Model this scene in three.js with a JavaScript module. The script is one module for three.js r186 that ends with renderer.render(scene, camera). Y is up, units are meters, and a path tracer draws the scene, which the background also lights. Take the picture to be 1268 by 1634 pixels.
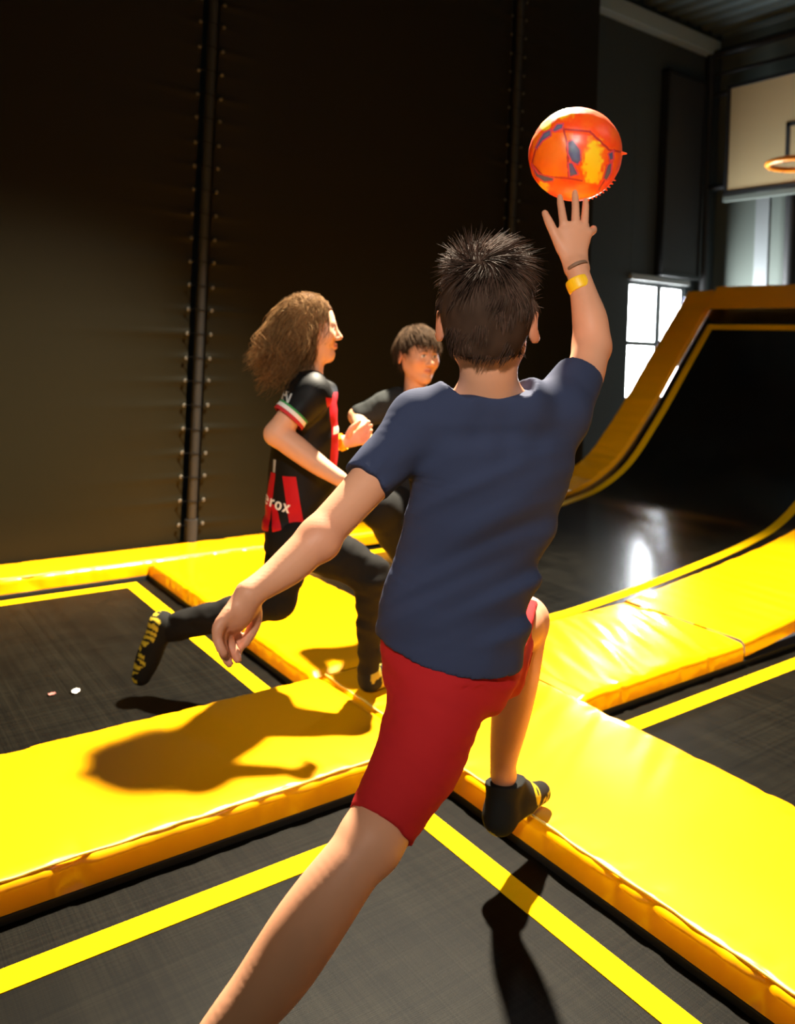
import * as THREE from 'three';
import { RectAreaLightUniformsLib } from 'three/addons/lights/RectAreaLightUniformsLib.js';
import { RoundedBoxGeometry } from 'three/addons/geometries/RoundedBoxGeometry.js';
import { mergeGeometries } from 'three/addons/utils/BufferGeometryUtils.js';

// ------------------------------------------------------------------ camera, lamps, exposure
const scene = new THREE.Scene();
scene.background = new THREE.Color(0, 0, 0);
const V = (x, y, z) => new THREE.Vector3(x, y, z);
const RAD = Math.PI / 180;
const FOCAL = 1305, CX = 634, CY = 535, EYE = 1.2;      // the lens is shifted: its axis meets the frame above the middle
const camera = new THREE.PerspectiveCamera(2 * Math.atan(817 / FOCAL) / RAD, 1268 / 1634, 0.05, 60);
camera.position.set(0, EYE, 0);
const right = V(), upAxis = V(), ahead = V();
{
  const mul = (A, B) => A.map((r) => [0, 1, 2].map((j) => r[0] * B[0][j] + r[1] * B[1][j] + r[2] * B[2][j]));
  const [y, p, r] = [-36.2 * RAD, -0.4 * RAD, 2.4 * RAD], c = Math.cos, s = Math.sin;
  const M = mul([[c(r), -s(r), 0], [s(r), c(r), 0], [0, 0, 1]], mul([[1, 0, 0], [0, c(p), -s(p)], [0, s(p), c(p)]], [[c(y), 0, s(y)], [0, 1, 0], [-s(y), 0, c(y)]]));
  right.set(M[0][0], -M[0][1], -M[0][2]); upAxis.set(-M[1][0], M[1][1], M[1][2]); ahead.set(M[2][0], -M[2][1], -M[2][2]);
}
camera.quaternion.setFromRotationMatrix(new THREE.Matrix4().makeBasis(right, upAxis, ahead.clone().negate()));
camera.setViewOffset(1268, 1634, 0, 817 - CY, 1268, 1634);
camera.focus = 1.38; camera.userData.fStop = 4;
// a place in the room: sideways, up and ahead of where the photographer stands, in pixels of the photograph at a distance
const J = (px, py, d) => V(0, EYE, 0).addScaledVector(right, (px - CX) / FOCAL * d).addScaledVector(upAxis, -(py - CY) / FOCAL * d).addScaledVector(ahead, d);

const renderer = new THREE.WebGLRenderer({ antialias: true });
renderer.toneMapping = THREE.LinearToneMapping;
renderer.toneMappingExposure = 1.0;
renderer.shadowMap.enabled = true;
RectAreaLightUniformsLib.init();

const unseenStageSpot = new THREE.SpotLight(new THREE.Color(1, 0.88, 0.68), 400, 0, 56 * RAD, 0.25, 2);
unseenStageSpot.position.set(2.42, 3.75, -2.8); unseenStageSpot.target.position.set(0.85, 0, -0.95); unseenStageSpot.shadow.radius = 4;  // out of view above the frame, placed to light pads and children from behind
const unseenBackSpot = new THREE.SpotLight(new THREE.Color(1, 0.93, 0.84), 44, 0, 17.5 * RAD, 0.55, 2);
unseenBackSpot.position.set(-1.5, 3.1, 1.3); unseenBackSpot.target.position.set(1.05, 1.38, -1.2); unseenBackSpot.shadow.radius = 8;  // unseen lamp behind the camera, narrow beam placed to light the boy's upper body
for (const l of [unseenStageSpot, unseenBackSpot]) {
  l.name = 'unseen_spot_light'; l.castShadow = true; l.shadow.mapSize.set(2048, 2048); scene.add(l, l.target); l.target.name = 'spot_aim';
}
const windowGlow = new THREE.RectAreaLight(new THREE.Color(0.9, 0.96, 1), 80, 0.84, 1.1);
windowGlow.name = 'window_light'; windowGlow.position.set(7.21, 1.3, -5.25); windowGlow.lookAt(7.21, 1.3, 0); scene.add(windowGlow);
const unseenHallGlow = new THREE.RectAreaLight(new THREE.Color(0.95, 1, 0.95), 0.7, 2.4, 1.2);
unseenHallGlow.name = 'unseen_panel_light'; unseenHallGlow.position.set(3.6, 4.56, 1.4); unseenHallGlow.lookAt(3.6, 0, 1.4); scene.add(unseenHallGlow);  // unseen overhead panel, placed to light the right wall and ramp

// ------------------------------------------------------------------ helpers
let seed = 7;
const rnd = () => { seed = (seed * 1664525 + 1013904223) >>> 0; return seed / 4294967296; };
const rr = (a, b) => a + (b - a) * rnd();
const lerp = (a, b, t) => a + (b - a) * t, clamp = (x, a, b) => Math.max(a, Math.min(b, x));
const smooth = (a, b, x) => { const t = clamp((x - a) / (b - a), 0, 1); return t * t * (3 - 2 * t); };
const hash = (x, y, z) => { let h = (x * 374761393 + y * 668265263 + z * 2147483647) | 0; h = Math.imul(h ^ (h >>> 13), 1274126177); return ((h ^ (h >>> 16)) >>> 0) / 4294967296; };
function noise3(x, y, z) {
  const xi = Math.floor(x), yi = Math.floor(y), zi = Math.floor(z), u = x - xi, v = y - yi, w = z - zi;
  const f = (t) => t * t * (3 - 2 * t), a = f(u), b = f(v), c = f(w), h = (i, j, k) => hash(xi + i, yi + j, zi + k);
  return lerp(lerp(lerp(h(0, 0, 0), h(1, 0, 0), a), lerp(h(0, 1, 0), h(1, 1, 0), a), b), lerp(lerp(h(0, 0, 1), h(1, 0, 1), a), lerp(h(0, 1, 1), h(1, 1, 1), a), b), c) * 2 - 1;
}
const counts = {};
const numbered = (name) => { const n = counts[name] = (counts[name] ?? -1) + 1; return n ? name + '_' + String(n).padStart(3, '0') : name; };
function shade(m) { m.castShadow = true; m.receiveShadow = true; return m; }
function tag(o, label, category, group) { o.userData.label = label; o.userData.category = category; if (group) o.userData.group = group; return o; }
function thing(name, label, category, pos, group) { const g = new THREE.Group(); g.name = numbered(name); g.position.copy(pos); scene.add(g); return tag(g, label, category, group); }
// geometry given in world coordinates, hung under its thing
function part(name, geo, mat, parent, label) {
  if (parent && parent !== scene) { parent.updateWorldMatrix(true, false); geo.applyMatrix4(parent.matrixWorld.clone().invert()); }
  const m = shade(new THREE.Mesh(geo, mat)); m.name = name; if (label) m.userData.label = label; (parent ?? scene).add(m); return m;
}
function structure(name, geo, mat, parent) { const m = part(name, geo, mat, parent ?? scene); if (!parent) m.userData.kind = 'structure'; return m; }
const merge = (list) => mergeGeometries(list.map((g) => { const n = g.index ? g.toNonIndexed() : g; for (const k of Object.keys(n.attributes)) if (!['position', 'normal', 'uv'].includes(k)) n.deleteAttribute(k); return n; }));
const boxAt = (x0, x1, y0, y1, z0, z1, r = 0.004) => { const g = new RoundedBoxGeometry(x1 - x0, y1 - y0, z1 - z0, 2, Math.min(r, (x1 - x0) / 3, (y1 - y0) / 3, (z1 - z0) / 3)); g.translate((x0 + x1) / 2, (y0 + y1) / 2, (z0 + z1) / 2); return g; };
function rodAt(a, b, r, seg = 12, r2 = r) { const d = b.clone().sub(a), g = new THREE.CylinderGeometry(r2, r, d.length(), seg); g.applyQuaternion(new THREE.Quaternion().setFromUnitVectors(V(0, 1, 0), d.clone().normalize())); g.translate(...a.clone().add(b).multiplyScalar(0.5).toArray()); return g; }
const tube = (pts, r, n = 32, seg = 8, closed = false) => new THREE.TubeGeometry(new THREE.CatmullRomCurve3(pts, closed), n, r, seg, closed);
// a sheet of (nu+1) x (nv+1) points
function sheet(nu, nv, at, uvAt) {
  const pos = [], uv = [], idx = [];
  for (let j = 0; j <= nv; j++) for (let i = 0; i <= nu; i++) { const p = at(i / nu, j / nv); pos.push(p[0], p[1], p[2]); uv.push(...(uvAt ? uvAt(i / nu, j / nv, p) : [i / nu, j / nv])); }
  for (let j = 0; j < nv; j++) for (let i = 0; i < nu; i++) { const a = j * (nu + 1) + i, b = a + 1, c = a + nu + 1, d = c + 1; idx.push(a, b, d, a, d, c); }
  const g = new THREE.BufferGeometry(); g.setAttribute('position', new THREE.Float32BufferAttribute(pos, 3)); g.setAttribute('uv', new THREE.Float32BufferAttribute(uv, 2)); g.setIndex(idx); g.computeVertexNormals(); return g;
}
function texture(w, h, fn, srgb = false, rep = true) {
  const d = new Uint8Array(w * h * 4);
  for (let y = 0; y < h; y++) for (let x = 0; x < w; x++) { const c = fn(x, y), o = (y * w + x) * 4; if (typeof c === 'number') { d[o] = d[o + 1] = d[o + 2] = clamp(c, 0, 255); } else { d[o] = clamp(c[0], 0, 255); d[o + 1] = clamp(c[1], 0, 255); d[o + 2] = clamp(c[2], 0, 255); } d[o + 3] = 255; }
  const t = new THREE.DataTexture(d, w, h); t.magFilter = THREE.LinearFilter; t.minFilter = THREE.LinearFilter; if (rep) t.wrapS = t.wrapT = THREE.RepeatWrapping; if (srgb) t.colorSpace = THREE.SRGBColorSpace; t.needsUpdate = true; return t;
}
const lin = (r, g, b) => new THREE.Color().setRGB(r, g, b);
const std = (o) => new THREE.MeshStandardMaterial(o), phys = (o) => new THREE.MeshPhysicalMaterial(o);

// ------------------------------------------------------------------ materials
const weave = texture(256, 256, (x, y) => 128 + 60 * Math.sin(x * Math.PI / 4) * Math.sin(y * Math.PI / 4) + 40 * (hash(x >> 2, 3, 1) - 0.5) + 40 * (hash(5, y >> 2, 2) - 0.5));
const matTone = texture(512, 512, (x, y) => {
  const streak = 80 * (hash(x >> 1, 1, 9) - 0.5) + 80 * (hash(2, y >> 1, 8) - 0.5) + 30 * (hash(x >> 4, 4, 3) - 0.5) + 26 * (hash(3, y >> 4, 3) - 0.5) + 18 * (hash(x, y, 4) - 0.5);
  const v = 190 + streak + 30 * noise3(x / 64, y / 64, 1); return [v, v * 0.985, v * 0.93];
}, true);
matTone.repeat.set(1.6, 1.6); weave.repeat.set(12, 12);
const M = {
  vinyl: phys({ color: lin(0.86, 0.37, 0.0), roughness: 0.32, specularIntensity: 0.5, clearcoat: 0.55, clearcoatRoughness: 0.13 }),
  seam: std({ color: lin(0.9, 0.62, 0.12), roughness: 0.5 }),
  bed: phys({ color: lin(0.0068, 0.0060, 0.0043), map: matTone, roughness: 0.5, specularIntensity: 0.13, bumpMap: weave, bumpScale: 0.0004 }),
  rampBed: phys({ color: lin(0.0085, 0.008, 0.007), map: matTone, roughness: 0.21, specularIntensity: 1, clearcoat: 0.6, clearcoatRoughness: 0.17 }),
  tape: phys({ color: lin(0.8, 0.46, 0.0), roughness: 0.8, specularIntensity: 0.1 }),
  steel: std({ color: lin(0.006, 0.006, 0.006), roughness: 0.6 }),
  dark: std({ color: lin(0.008, 0.008, 0.008), roughness: 0.8 }),
  sheet: phys({ color: lin(0.0098, 0.0082, 0.0036), roughness: 0.5, specularIntensity: 0.22 }),
  metal: std({ color: lin(0.16, 0.15, 0.13), roughness: 0.5, metalness: 0.6 }),
  greyWall: std({ color: lin(0.085, 0.1, 0.085), roughness: 0.8 }),
  backWall: std({ color: lin(0.034, 0.043, 0.045), roughness: 0.8 }),
  concrete: std({ color: lin(0.12, 0.12, 0.115), roughness: 0.9 }),
  ceiling: std({ color: lin(0.075, 0.1, 0.1), roughness: 0.6 }),
  beam: std({ color: lin(0.32, 0.38, 0.4), roughness: 0.5 }),
  board: std({ color: lin(0.45, 0.35, 0.19), roughness: 0.5 }),
  orange: std({ color: lin(0.85, 0.26, 0.01), roughness: 0.4 }),
  pane: std({ color: lin(0.8, 0.85, 0.9), roughness: 0.3, emissive: lin(0.93, 0.97, 1), emissiveIntensity: 30 }),
  lampGlass: std({ color: lin(0.9, 0.9, 0.85), roughness: 0.4, emissive: lin(1, 0.92, 0.75), emissiveIntensity: 3 }),
  cord: phys({ color: lin(0.006, 0.006, 0.006), roughness: 0.95, specularIntensity: 0.05 }),
  net: std({ color: lin(0.015, 0.015, 0.015), roughness: 0.9 }),
};
// ------------------------------------------------------------------ the setting
const WZ = -4.22, WB = -5.3, WX = 8.1, FY = -0.55, CEIL = 4.72, LX = -3.2, FZ = 3.4;
structure('floor', boxAt(LX - 0.2, WX + 0.3, FY - 0.15, FY, WB - 0.3, FZ + 0.2), M.concrete);
{
  // trapezoid metal deck: one folded sheet, ribs running from the front to the back
  const prof = [], pitch = 0.2; for (let x = LX; x < WX + 0.2; x += pitch) prof.push([x, 0], [x + 0.09, 0], [x + 0.115, 0.05], [x + 0.175, 0.05]);
  const pos = [], idx = []; prof.forEach(([x, y]) => { pos.push(x, CEIL + y, WB - 0.2, x, CEIL + y, FZ + 0.2); }); for (let i = 0; i < prof.length - 1; i++) idx.push(2 * i, 2 * i + 2, 2 * i + 1, 2 * i + 1, 2 * i + 2, 2 * i + 3);
  const g = new THREE.BufferGeometry(); g.setAttribute('position', new THREE.Float32BufferAttribute(pos, 3)); g.setIndex(idx); const n = g.toNonIndexed(); n.computeVertexNormals();
  structure('ceiling', boxAt(LX - 0.2, WX + 0.3, CEIL + 0.07, CEIL + 0.2, WB - 0.3, FZ + 0.2), M.ceiling);
  const deck = structure('deck', n, M.ceiling, scene.getObjectByName('ceiling')); deck.name = 'metal_deck';
}
// back wall with the opening of its window: four pieces round it
const WIN = { x0: 6.76, x1: 7.68, y0: 0.70, y1: 1.90 };
{
  const parts = [boxAt(LX - 0.2, WIN.x0, FY, CEIL + 0.1, WB - 0.28, WB), boxAt(WIN.x1, WX + 0.3, FY, CEIL + 0.1, WB - 0.28, WB), boxAt(WIN.x0, WIN.x1, FY, WIN.y0, WB - 0.28, WB), boxAt(WIN.x0, WIN.x1, WIN.y1, CEIL + 0.1, WB - 0.28, WB)];
  structure('wall_back', merge(parts), M.backWall);
}
structure('wall_right', boxAt(WX + 0.1, WX + 0.3, FY, CEIL + 0.1, WB, FZ + 0.2), M.greyWall);
structure('wall_left', boxAt(LX - 0.2, LX, FY, CEIL + 0.1, WB, FZ + 0.2), M.greyWall);
structure('wall_front', boxAt(LX, WX + 0.1, FY, CEIL + 0.1, FZ, FZ + 0.2), M.greyWall);
{
  const w = new THREE.Group(); w.name = 'window_1'; w.userData.kind = 'structure'; w.position.set(WIN.x0, WIN.y0, WB); scene.add(w);
  const fr = std({ color: lin(0.18, 0.19, 0.19), roughness: 0.5 });
  const z0 = WB - 0.09, z1 = WB - 0.02, xm = 7.27, ym = 1.278, t = 0.046;
  const bars = [[WIN.x0, WIN.x0 + 0.03, WIN.y0, WIN.y1], [WIN.x1 - 0.03, WIN.x1, WIN.y0, WIN.y1], [xm - t, xm + t, WIN.y0, WIN.y1], [WIN.x0, WIN.x1, WIN.y0, WIN.y0 + 0.03], [WIN.x0, WIN.x1, WIN.y1 - 0.03, WIN.y1], [WIN.x0, WIN.x1, ym - t * 0.6, ym + t * 0.6]];
  part('window_frame', merge(bars.map(([a, b, c, d]) => boxAt(a, b, c, d, z0, z1))), fr, w);
  for (const [a, b] of [[WIN.x0, xm], [xm, WIN.x1]]) for (const [c, d] of [[WIN.y0, ym], [ym, WIN.y1]]) {
    const sh = new THREE.Shape(), x0 = a + 0.022, x1 = b - 0.022, y0 = c + 0.014, y1 = d - 0.014, r = 0.03;
    sh.moveTo(x0 + r, y0); sh.lineTo(x1 - r, y0); sh.quadraticCurveTo(x1, y0, x1, y0 + r); sh.lineTo(x1, y1 - r); sh.quadraticCurveTo(x1, y1, x1 - r, y1); sh.lineTo(x0 + r, y1); sh.quadraticCurveTo(x0, y1, x0, y1 - r); sh.lineTo(x0, y0 + r); sh.quadraticCurveTo(x0, y0, x0 + r, y0);
    const g = new THREE.ExtrudeGeometry(sh, { depth: 0.008, bevelEnabled: false }); g.translate(0, 0, z0 + 0.055); part('pane', g, M.pane, w);
  }
  part('window_head', boxAt(WIN.x0 - 0.03, WIN.x1 + 0.03, WIN.y1 + 0.02, WIN.y1 + 0.08, WB, WB + 0.05), std({ color: lin(0.3, 0.31, 0.3), roughness: 0.6 }), w);
}
// steel beam along the top of the back wall
structure('trim_1', boxAt(4.9, WX - 0.1, 4.45, 4.61, WB, WB + 0.12), M.beam);

// padded black wall cover: sheets laced to poles along their edges
const POLES = [-0.62, 1.735, 4.0];
const lacing = (y) => Math.abs(((y - 0.17) / 0.128) % 1);
function wallSheet(x0, x1, label, tiedL, tiedR) {
  const t = thing('wall_padding', label, 'wall padding', V((x0 + x1) / 2, 0.1, WZ + 0.02));
  const yb = 0.07, yt = 4.3, nu = 150, nv = 300;
  const front = sheet(nu, nv, (u, v) => {
    const x = lerp(x0, x1, u), y = lerp(yb, yt, v); let z = WZ + 0.03;
    const k = (y - 0.17) / 0.128, ph = Math.cos(k * 2 * Math.PI), row = Math.round(k), len = 0.06 + 0.14 * hash(row, 3, Math.round(x0 * 10)), amp = 0.4 + 0.9 * hash(row, 7, Math.round(x0 * 10));
    const dl = tiedL ? (x - x0) : 9, dr = tiedR ? (x1 - x) : 9, d = Math.min(dl, dr);
    const wander = ph + 0.0 * d;
    z += 0.02 * smooth(0, 0.25, d);
    z += 0.009 * amp * Math.exp(-d / len) * Math.pow(Math.max(0, wander), 2.5) - 0.004 * Math.exp(-d / 0.1);
    z += 0.006 * noise3(x * 1.6, y * 1.1, 4) + 0.0035 * noise3(x * 1.3, y * 9, 2) * Math.exp(-d / 0.5);
    return [x, y, z];
  }, (u, v, p) => [p[0], p[1]]);
  part('cover', front, M.sheet, t);
  part('backing', boxAt(x0, x1, yb, yt, WZ - 0.08, WZ + 0.02), M.dark, t);
  const gro = new THREE.TorusGeometry(0.0065, 0.0032, 8, 14);
  for (const [on, x] of [[tiedL, x0 + 0.016], [tiedR, x1 - 0.016]]) if (on) for (let r = 0; r < 33; r++) {
    const y = 0.17 + r * 0.128 + 0.01 * (hash(r, 2, Math.round(x * 100)) - 0.5); if (y > yt - 0.03) continue;
    const m = shade(new THREE.Mesh(gro, M.metal)); m.name = 'grommet'; m.position.set(x - t.position.x, y - t.position.y, WZ + 0.0475 - t.position.z); t.add(m);
  }
}
wallSheet(POLES[0] + 0.05, POLES[1] - 0.05, 'black padded wall cover laced to the pole, left of it', true, true);
wallSheet(POLES[1] + 0.05, POLES[2] - 0.05, 'wide black padded wall cover behind the long-haired runner, right of the pole', true, true);
wallSheet(POLES[2] + 0.05, 4.84, 'narrow black wall cover behind the ball, next to the grey wall', true, false);
wallSheet(LX, POLES[0] - 0.05, 'black padded wall cover at the far left end of the court', false, true);
POLES.forEach((x, i) => {
  const lab = ['black round pole at the far left end of the padded wall', 'black round pole between laced wall covers left of the runner', 'black round pole between the wall covers left of the ball'][i];
  const t = thing('wall_pole', lab, 'pole', V(x, 0.08, WZ + 0.04));
  part('tube', rodAt(V(x, 0.05, WZ + 0.05), V(x, 4.36, WZ + 0.05), 0.026, 20), M.steel, t);
  const cords = []; for (let r = 0; r < 33; r++) { const y = 0.17 + r * 0.128; if (y < 4.26) cords.push(tube([V(x - 0.066, y, WZ + 0.05), V(x - 0.03, y + 0.004, WZ + 0.066), V(x, y, WZ + 0.08), V(x + 0.03, y - 0.004, WZ + 0.066), V(x + 0.066, y, WZ + 0.05)], 0.0018, 12, 5)); }
  const c = part('lacing', merge(cords), M.cord, t); c.userData.kind = 'stuff';
  part('foot_sleeve', rodAt(V(x, 0.06, WZ + 0.05), V(x, 0.2, WZ + 0.05), 0.034, 20), M.dark, t);
});
// dark screen panel beside the corner, and the corner frame of the right side
{
  const t = thing('screen_panel', 'tall black screen panel in the corner above the window', 'panel', V(7.5, 2.0, WB));
  part('fabric', boxAt(7.16, 7.8, 2.02, 4.11, WB + 0.02, WB + 0.08, 0.01), std({ color: lin(0.022, 0.022, 0.022), roughness: 0.75 }), t);
  part('frame', merge([[7.14, 7.18, 2.0, 4.13], [7.78, 7.82, 2.0, 4.13], [7.14, 7.82, 4.1, 4.14], [7.14, 7.82, 1.99, 2.03]].map(([a, b, c, d]) => boxAt(a, b, c, d, WB + 0.005, WB + 0.1))), M.steel, t);
}
{
  const t = thing('net_frame', 'black steel tube frame along the right wall around the basketball backboard', 'frame', V(7.91, 0, -2.6));
  const X = 7.91;
  part('post', rodAt(V(X, FY, WB + 0.07), V(X, 4.5, WB + 0.07), 0.05, 16), M.steel, t);
  part('post', rodAt(V(X, FY, 0.6), V(X, 4.5, 0.6), 0.04, 16), M.steel, t);
  part('post', rodAt(V(X + 0.01, FY, -4.27), V(X + 0.01, 2.97, -4.27), 0.065, 16), M.steel, t);
  for (const [y, r] of [[4.45, 0.045], [4.22, 0.02], [4.0, 0.027], [3.0, 0.036]]) part('rail', rodAt(V(X, y, WB + 0.07), V(X, y, 0.6), r, 12), M.steel, t);
  part('light_strip', boxAt(X + 0.03, X + 0.07, FY, 2.92, -4.67, -4.52), std({ color: lin(0.13, 0.14, 0.14), roughness: 0.45 }), t, 'pale grey upright strip');
}
// basketball backboard with its hoop
{
  const X = 7.72, zl = -4.875, zr = -2.95, yb = 2.875, yt = 3.98, zc = (zl + zr) / 2;
  const t = thing('basketball_backboard', 'cream basketball backboard with black frame high on the right', 'backboard', V(X, yb, zc));
  part('board', boxAt(X - 0.012, X + 0.012, yb, yt, zl, zr, 0.005), M.board, t);
  const fr = [[yb - 0.02, yb + 0.02, zl - 0.02, zr + 0.02], [yt - 0.02, yt + 0.02, zl - 0.02, zr + 0.02], [yb, yt, zl - 0.02, zl + 0.02], [yb, yt, zr - 0.02, zr + 0.02]];
  part('frame', merge(fr.map(([a, b, c, d]) => boxAt(X - 0.022, X + 0.02, a, b, c, d))), M.steel, t);
  const iz0 = -4.25, iz1 = 2 * zc + 4.25, sq = [[3.1, 3.14, iz0, iz1], [3.45, 3.495, iz0, iz1], [3.1, 3.495, iz0, iz0 + 0.042], [3.1, 3.495, iz1 - 0.042, iz1]];
  part('target_square', merge(sq.map(([a, b, c, d]) => boxAt(X - 0.016, X - 0.008, a, b, c, d, 0.002))), M.dark, t);
  part('lower_edge', boxAt(X - 0.03, X + 0.02, yb - 0.09, yb - 0.035, zl - 0.02, zr + 0.02), M.greyWall, t);
  part('bracket', merge([boxAt(X + 0.02, X + 0.11, 2.95, 3.05, zc - 0.3, zc - 0.24), boxAt(X + 0.02, X + 0.11, 2.95, 3.05, zc + 0.24, zc + 0.3)]), M.steel, t);
  const ring = new THREE.TorusGeometry(0.26, 0.026, 12, 48); ring.rotateX(Math.PI / 2); ring.translate(X - 0.42, 2.97, zc + 0.02);
  const hoop = thing('basketball_hoop', 'orange basketball hoop fixed to the cream backboard', 'hoop', V(X - 0.42, 2.97, zc + 0.02));
  part('ring', ring, M.orange, hoop);
  part('plate', boxAt(X - 0.16, X - 0.025, 2.9, 3.02, zc - 0.06, zc + 0.1), M.orange, hoop);
  const loops = []; for (let i = 0; i < 12; i++) { const a = i / 12 * 2 * Math.PI, c = V(X - 0.42 + 0.26 * Math.cos(a), 2.945, zc + 0.02 + 0.26 * Math.sin(a)); const g = new THREE.TorusGeometry(0.012, 0.003, 6, 10); g.rotateY(-a); g.translate(c.x, c.y, c.z); loops.push(g); }
  part('net_hook', merge(loops), M.metal, hoop).userData.kind = 'stuff';
}
// lamp fittings, all out of view
{
  const dir = unseenStageSpot.target.position.clone().sub(unseenStageSpot.position).normalize();
  const head = (pos, d, label, r) => {
    const t = thing('unseen_stage_lamp', label, 'lamp', pos.clone());
    const q = new THREE.Quaternion().setFromUnitVectors(V(0, 1, 0), d), prof = [[0.001, -0.3], [r * 0.7, -0.29], [r * 0.85, -0.2], [r, -0.06], [r, -0.035]].map((p) => new THREE.Vector2(p[0], p[1]));
    const can = new THREE.LatheGeometry(prof, 28); can.applyQuaternion(q); can.translate(...pos.toArray()); part('housing', can, M.steel, t);
    const lens = new THREE.CylinderGeometry(r * 0.94, r * 0.94, 0.012, 28); lens.translate(0, -0.05, 0); lens.applyQuaternion(q); lens.translate(...pos.toArray()); part('lens', lens, M.lampGlass, t);
    part('bracket', rodAt(pos.clone().addScaledVector(d, -0.16).add(V(0, 0.05, 0)), V(pos.x - d.x * 0.16, CEIL, pos.z - d.z * 0.16), 0.014), M.steel, t);
  };
  head(unseenStageSpot.position, dir, 'unseen black stage lamp above the frame, placed to light the court', 0.11);
  head(unseenBackSpot.position, unseenBackSpot.target.position.clone().sub(unseenBackSpot.position).normalize(), 'unseen black stage lamp behind the photographer, placed to light the back of the ball player', 0.1);
  const t = thing('unseen_ceiling_lamp', 'unseen flat white panel lamp under the ceiling, placed to light the right side of the hall', 'lamp', V(3.6, 4.6, 1.4));
  part('frame', boxAt(2.36, 4.84, 4.6, 4.68, 0.76, 2.04), M.beam, t); part('diffuser', boxAt(2.4, 4.8, 4.585, 4.6, 0.8, 2.0, 0.002), std({ color: lin(0.9, 0.9, 0.9), emissive: lin(0.95, 1, 0.95), emissiveIntensity: 1 }), t);
}

// ------------------------------------------------------------------ trampolines
// grid of the court (metres): pads run along these lines
const A0 = -2.32, A1 = -1.76, B0 = 1.44, B1 = 2.06, E1 = -3.88, PT = 0.085, PB = 0.02;
function slabUV(x0, x1, z0, z1, y0, y1) { const g = new THREE.BoxGeometry(x1 - x0, y1 - y0, z1 - z0); g.translate((x0 + x1) / 2, (y0 + y1) / 2, (z0 + z1) / 2); const p = g.attributes.position, uv = g.attributes.uv; for (let i = 0; i < p.count; i++) uv.setXY(i, p.getX(i), p.getZ(i)); return g; }
function line(x0, x1, z0, z1, y = 0) { const g = slabUV(x0, x1, z0, z1, y - 0.001, y + 0.0022); return g; }
function trampoline(label, x0, x1, z0, z1, lines, base) {
  const t = thing('trampoline', label, 'trampoline', base ?? V((x0 + x1) / 2, FY, (z0 + z1) / 2));
  const bed = part('bed', slabUV(x0, x1, z0, z1, -0.012, 0), M.bed, t);
  for (const l of lines) part('boundary_line', line(...l), M.tape, t);
  for (const [a, b, c, d] of [[x0 - 0.05, x1 + 0.05, z0 - 0.05, z0], [x0 - 0.05, x1 + 0.05, z1, z1 + 0.05], [x0 - 0.05, x0, z0, z1], [x1, x1 + 0.05, z0, z1]]) part('frame_rail', boxAt(a, b, -0.06, PB - 0.002, c, d), M.steel, t);
  for (const x of [x0 - 0.025, x1 + 0.025]) for (const z of [z0 - 0.025, z1 + 0.025]) part('leg', rodAt(V(x, FY, z), V(x, -0.05, z), 0.03), M.steel, t);
  return t;
}
const TW = 0.03;
trampoline('dark trampoline bed under the ball player in the foreground, yellow boundary lines', -1.0, B0, A1, 1.3,
  [[-0.8, 1.32 - TW, -1.61 - TW, -1.61 + TW], [1.32 - TW, 1.32 + TW, -1.61 - TW, 1.1]]);
trampoline('dark trampoline bed at the left behind the long yellow pad, with litter on it', -1.0, B0 - 0.03, E1, A0 + 0.01,
  [[-0.8, 1.31 - TW, -3.82 - TW, -3.82 + TW], [1.31 - TW, 1.31 + TW, -3.82 - TW, A0 - 0.0]]);
trampoline('dark trampoline bed at the right edge behind the yellow pad crossing', B1, 3.64, -1.74, 1.3,
  [[2.12, 3.5, -1.645 - TW, -1.645 + TW]]);

// quarter-pipe trampoline: one bed, level at first, then rising to a lip at the right
const RP = [[2.02, 0], [2.6, 0], [2.85, 0.004], [3.1, 0.02], [3.4, 0.046], [3.8, 0.088], [4.1, 0.124], [4.32, 0.158], [4.58, 0.216], [4.89, 0.365], [5.23, 0.69], [5.61, 1.13], [5.93, 1.5], [6.1, 1.7]];
const rampCurve = new THREE.CatmullRomCurve3(RP.map(([x, y]) => V(x, y, 0)), false, 'centripetal');
const rampPts = rampCurve.getSpacedPoints(240), RLEN = rampCurve.getLength();
const rampAt = (s) => { const f = clamp(s / RLEN, 0, 1) * 240, i = Math.min(239, Math.floor(f)); return rampPts[i].clone().lerp(rampPts[i + 1], f - i); };
const rampNormal = (s) => { const d = rampAt(s + 0.03).sub(rampAt(s - 0.03)).normalize(); return V(-d.y, d.x, 0); };
const sOf = (x) => { for (let s = 0; s < RLEN; s += 0.005) if (rampAt(s).x >= x) return s; return RLEN; };
const lipS = (() => { for (let s = 0; s < RLEN; s += 0.005) if (rampAt(s).x > 5.93) return s; })();
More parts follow.
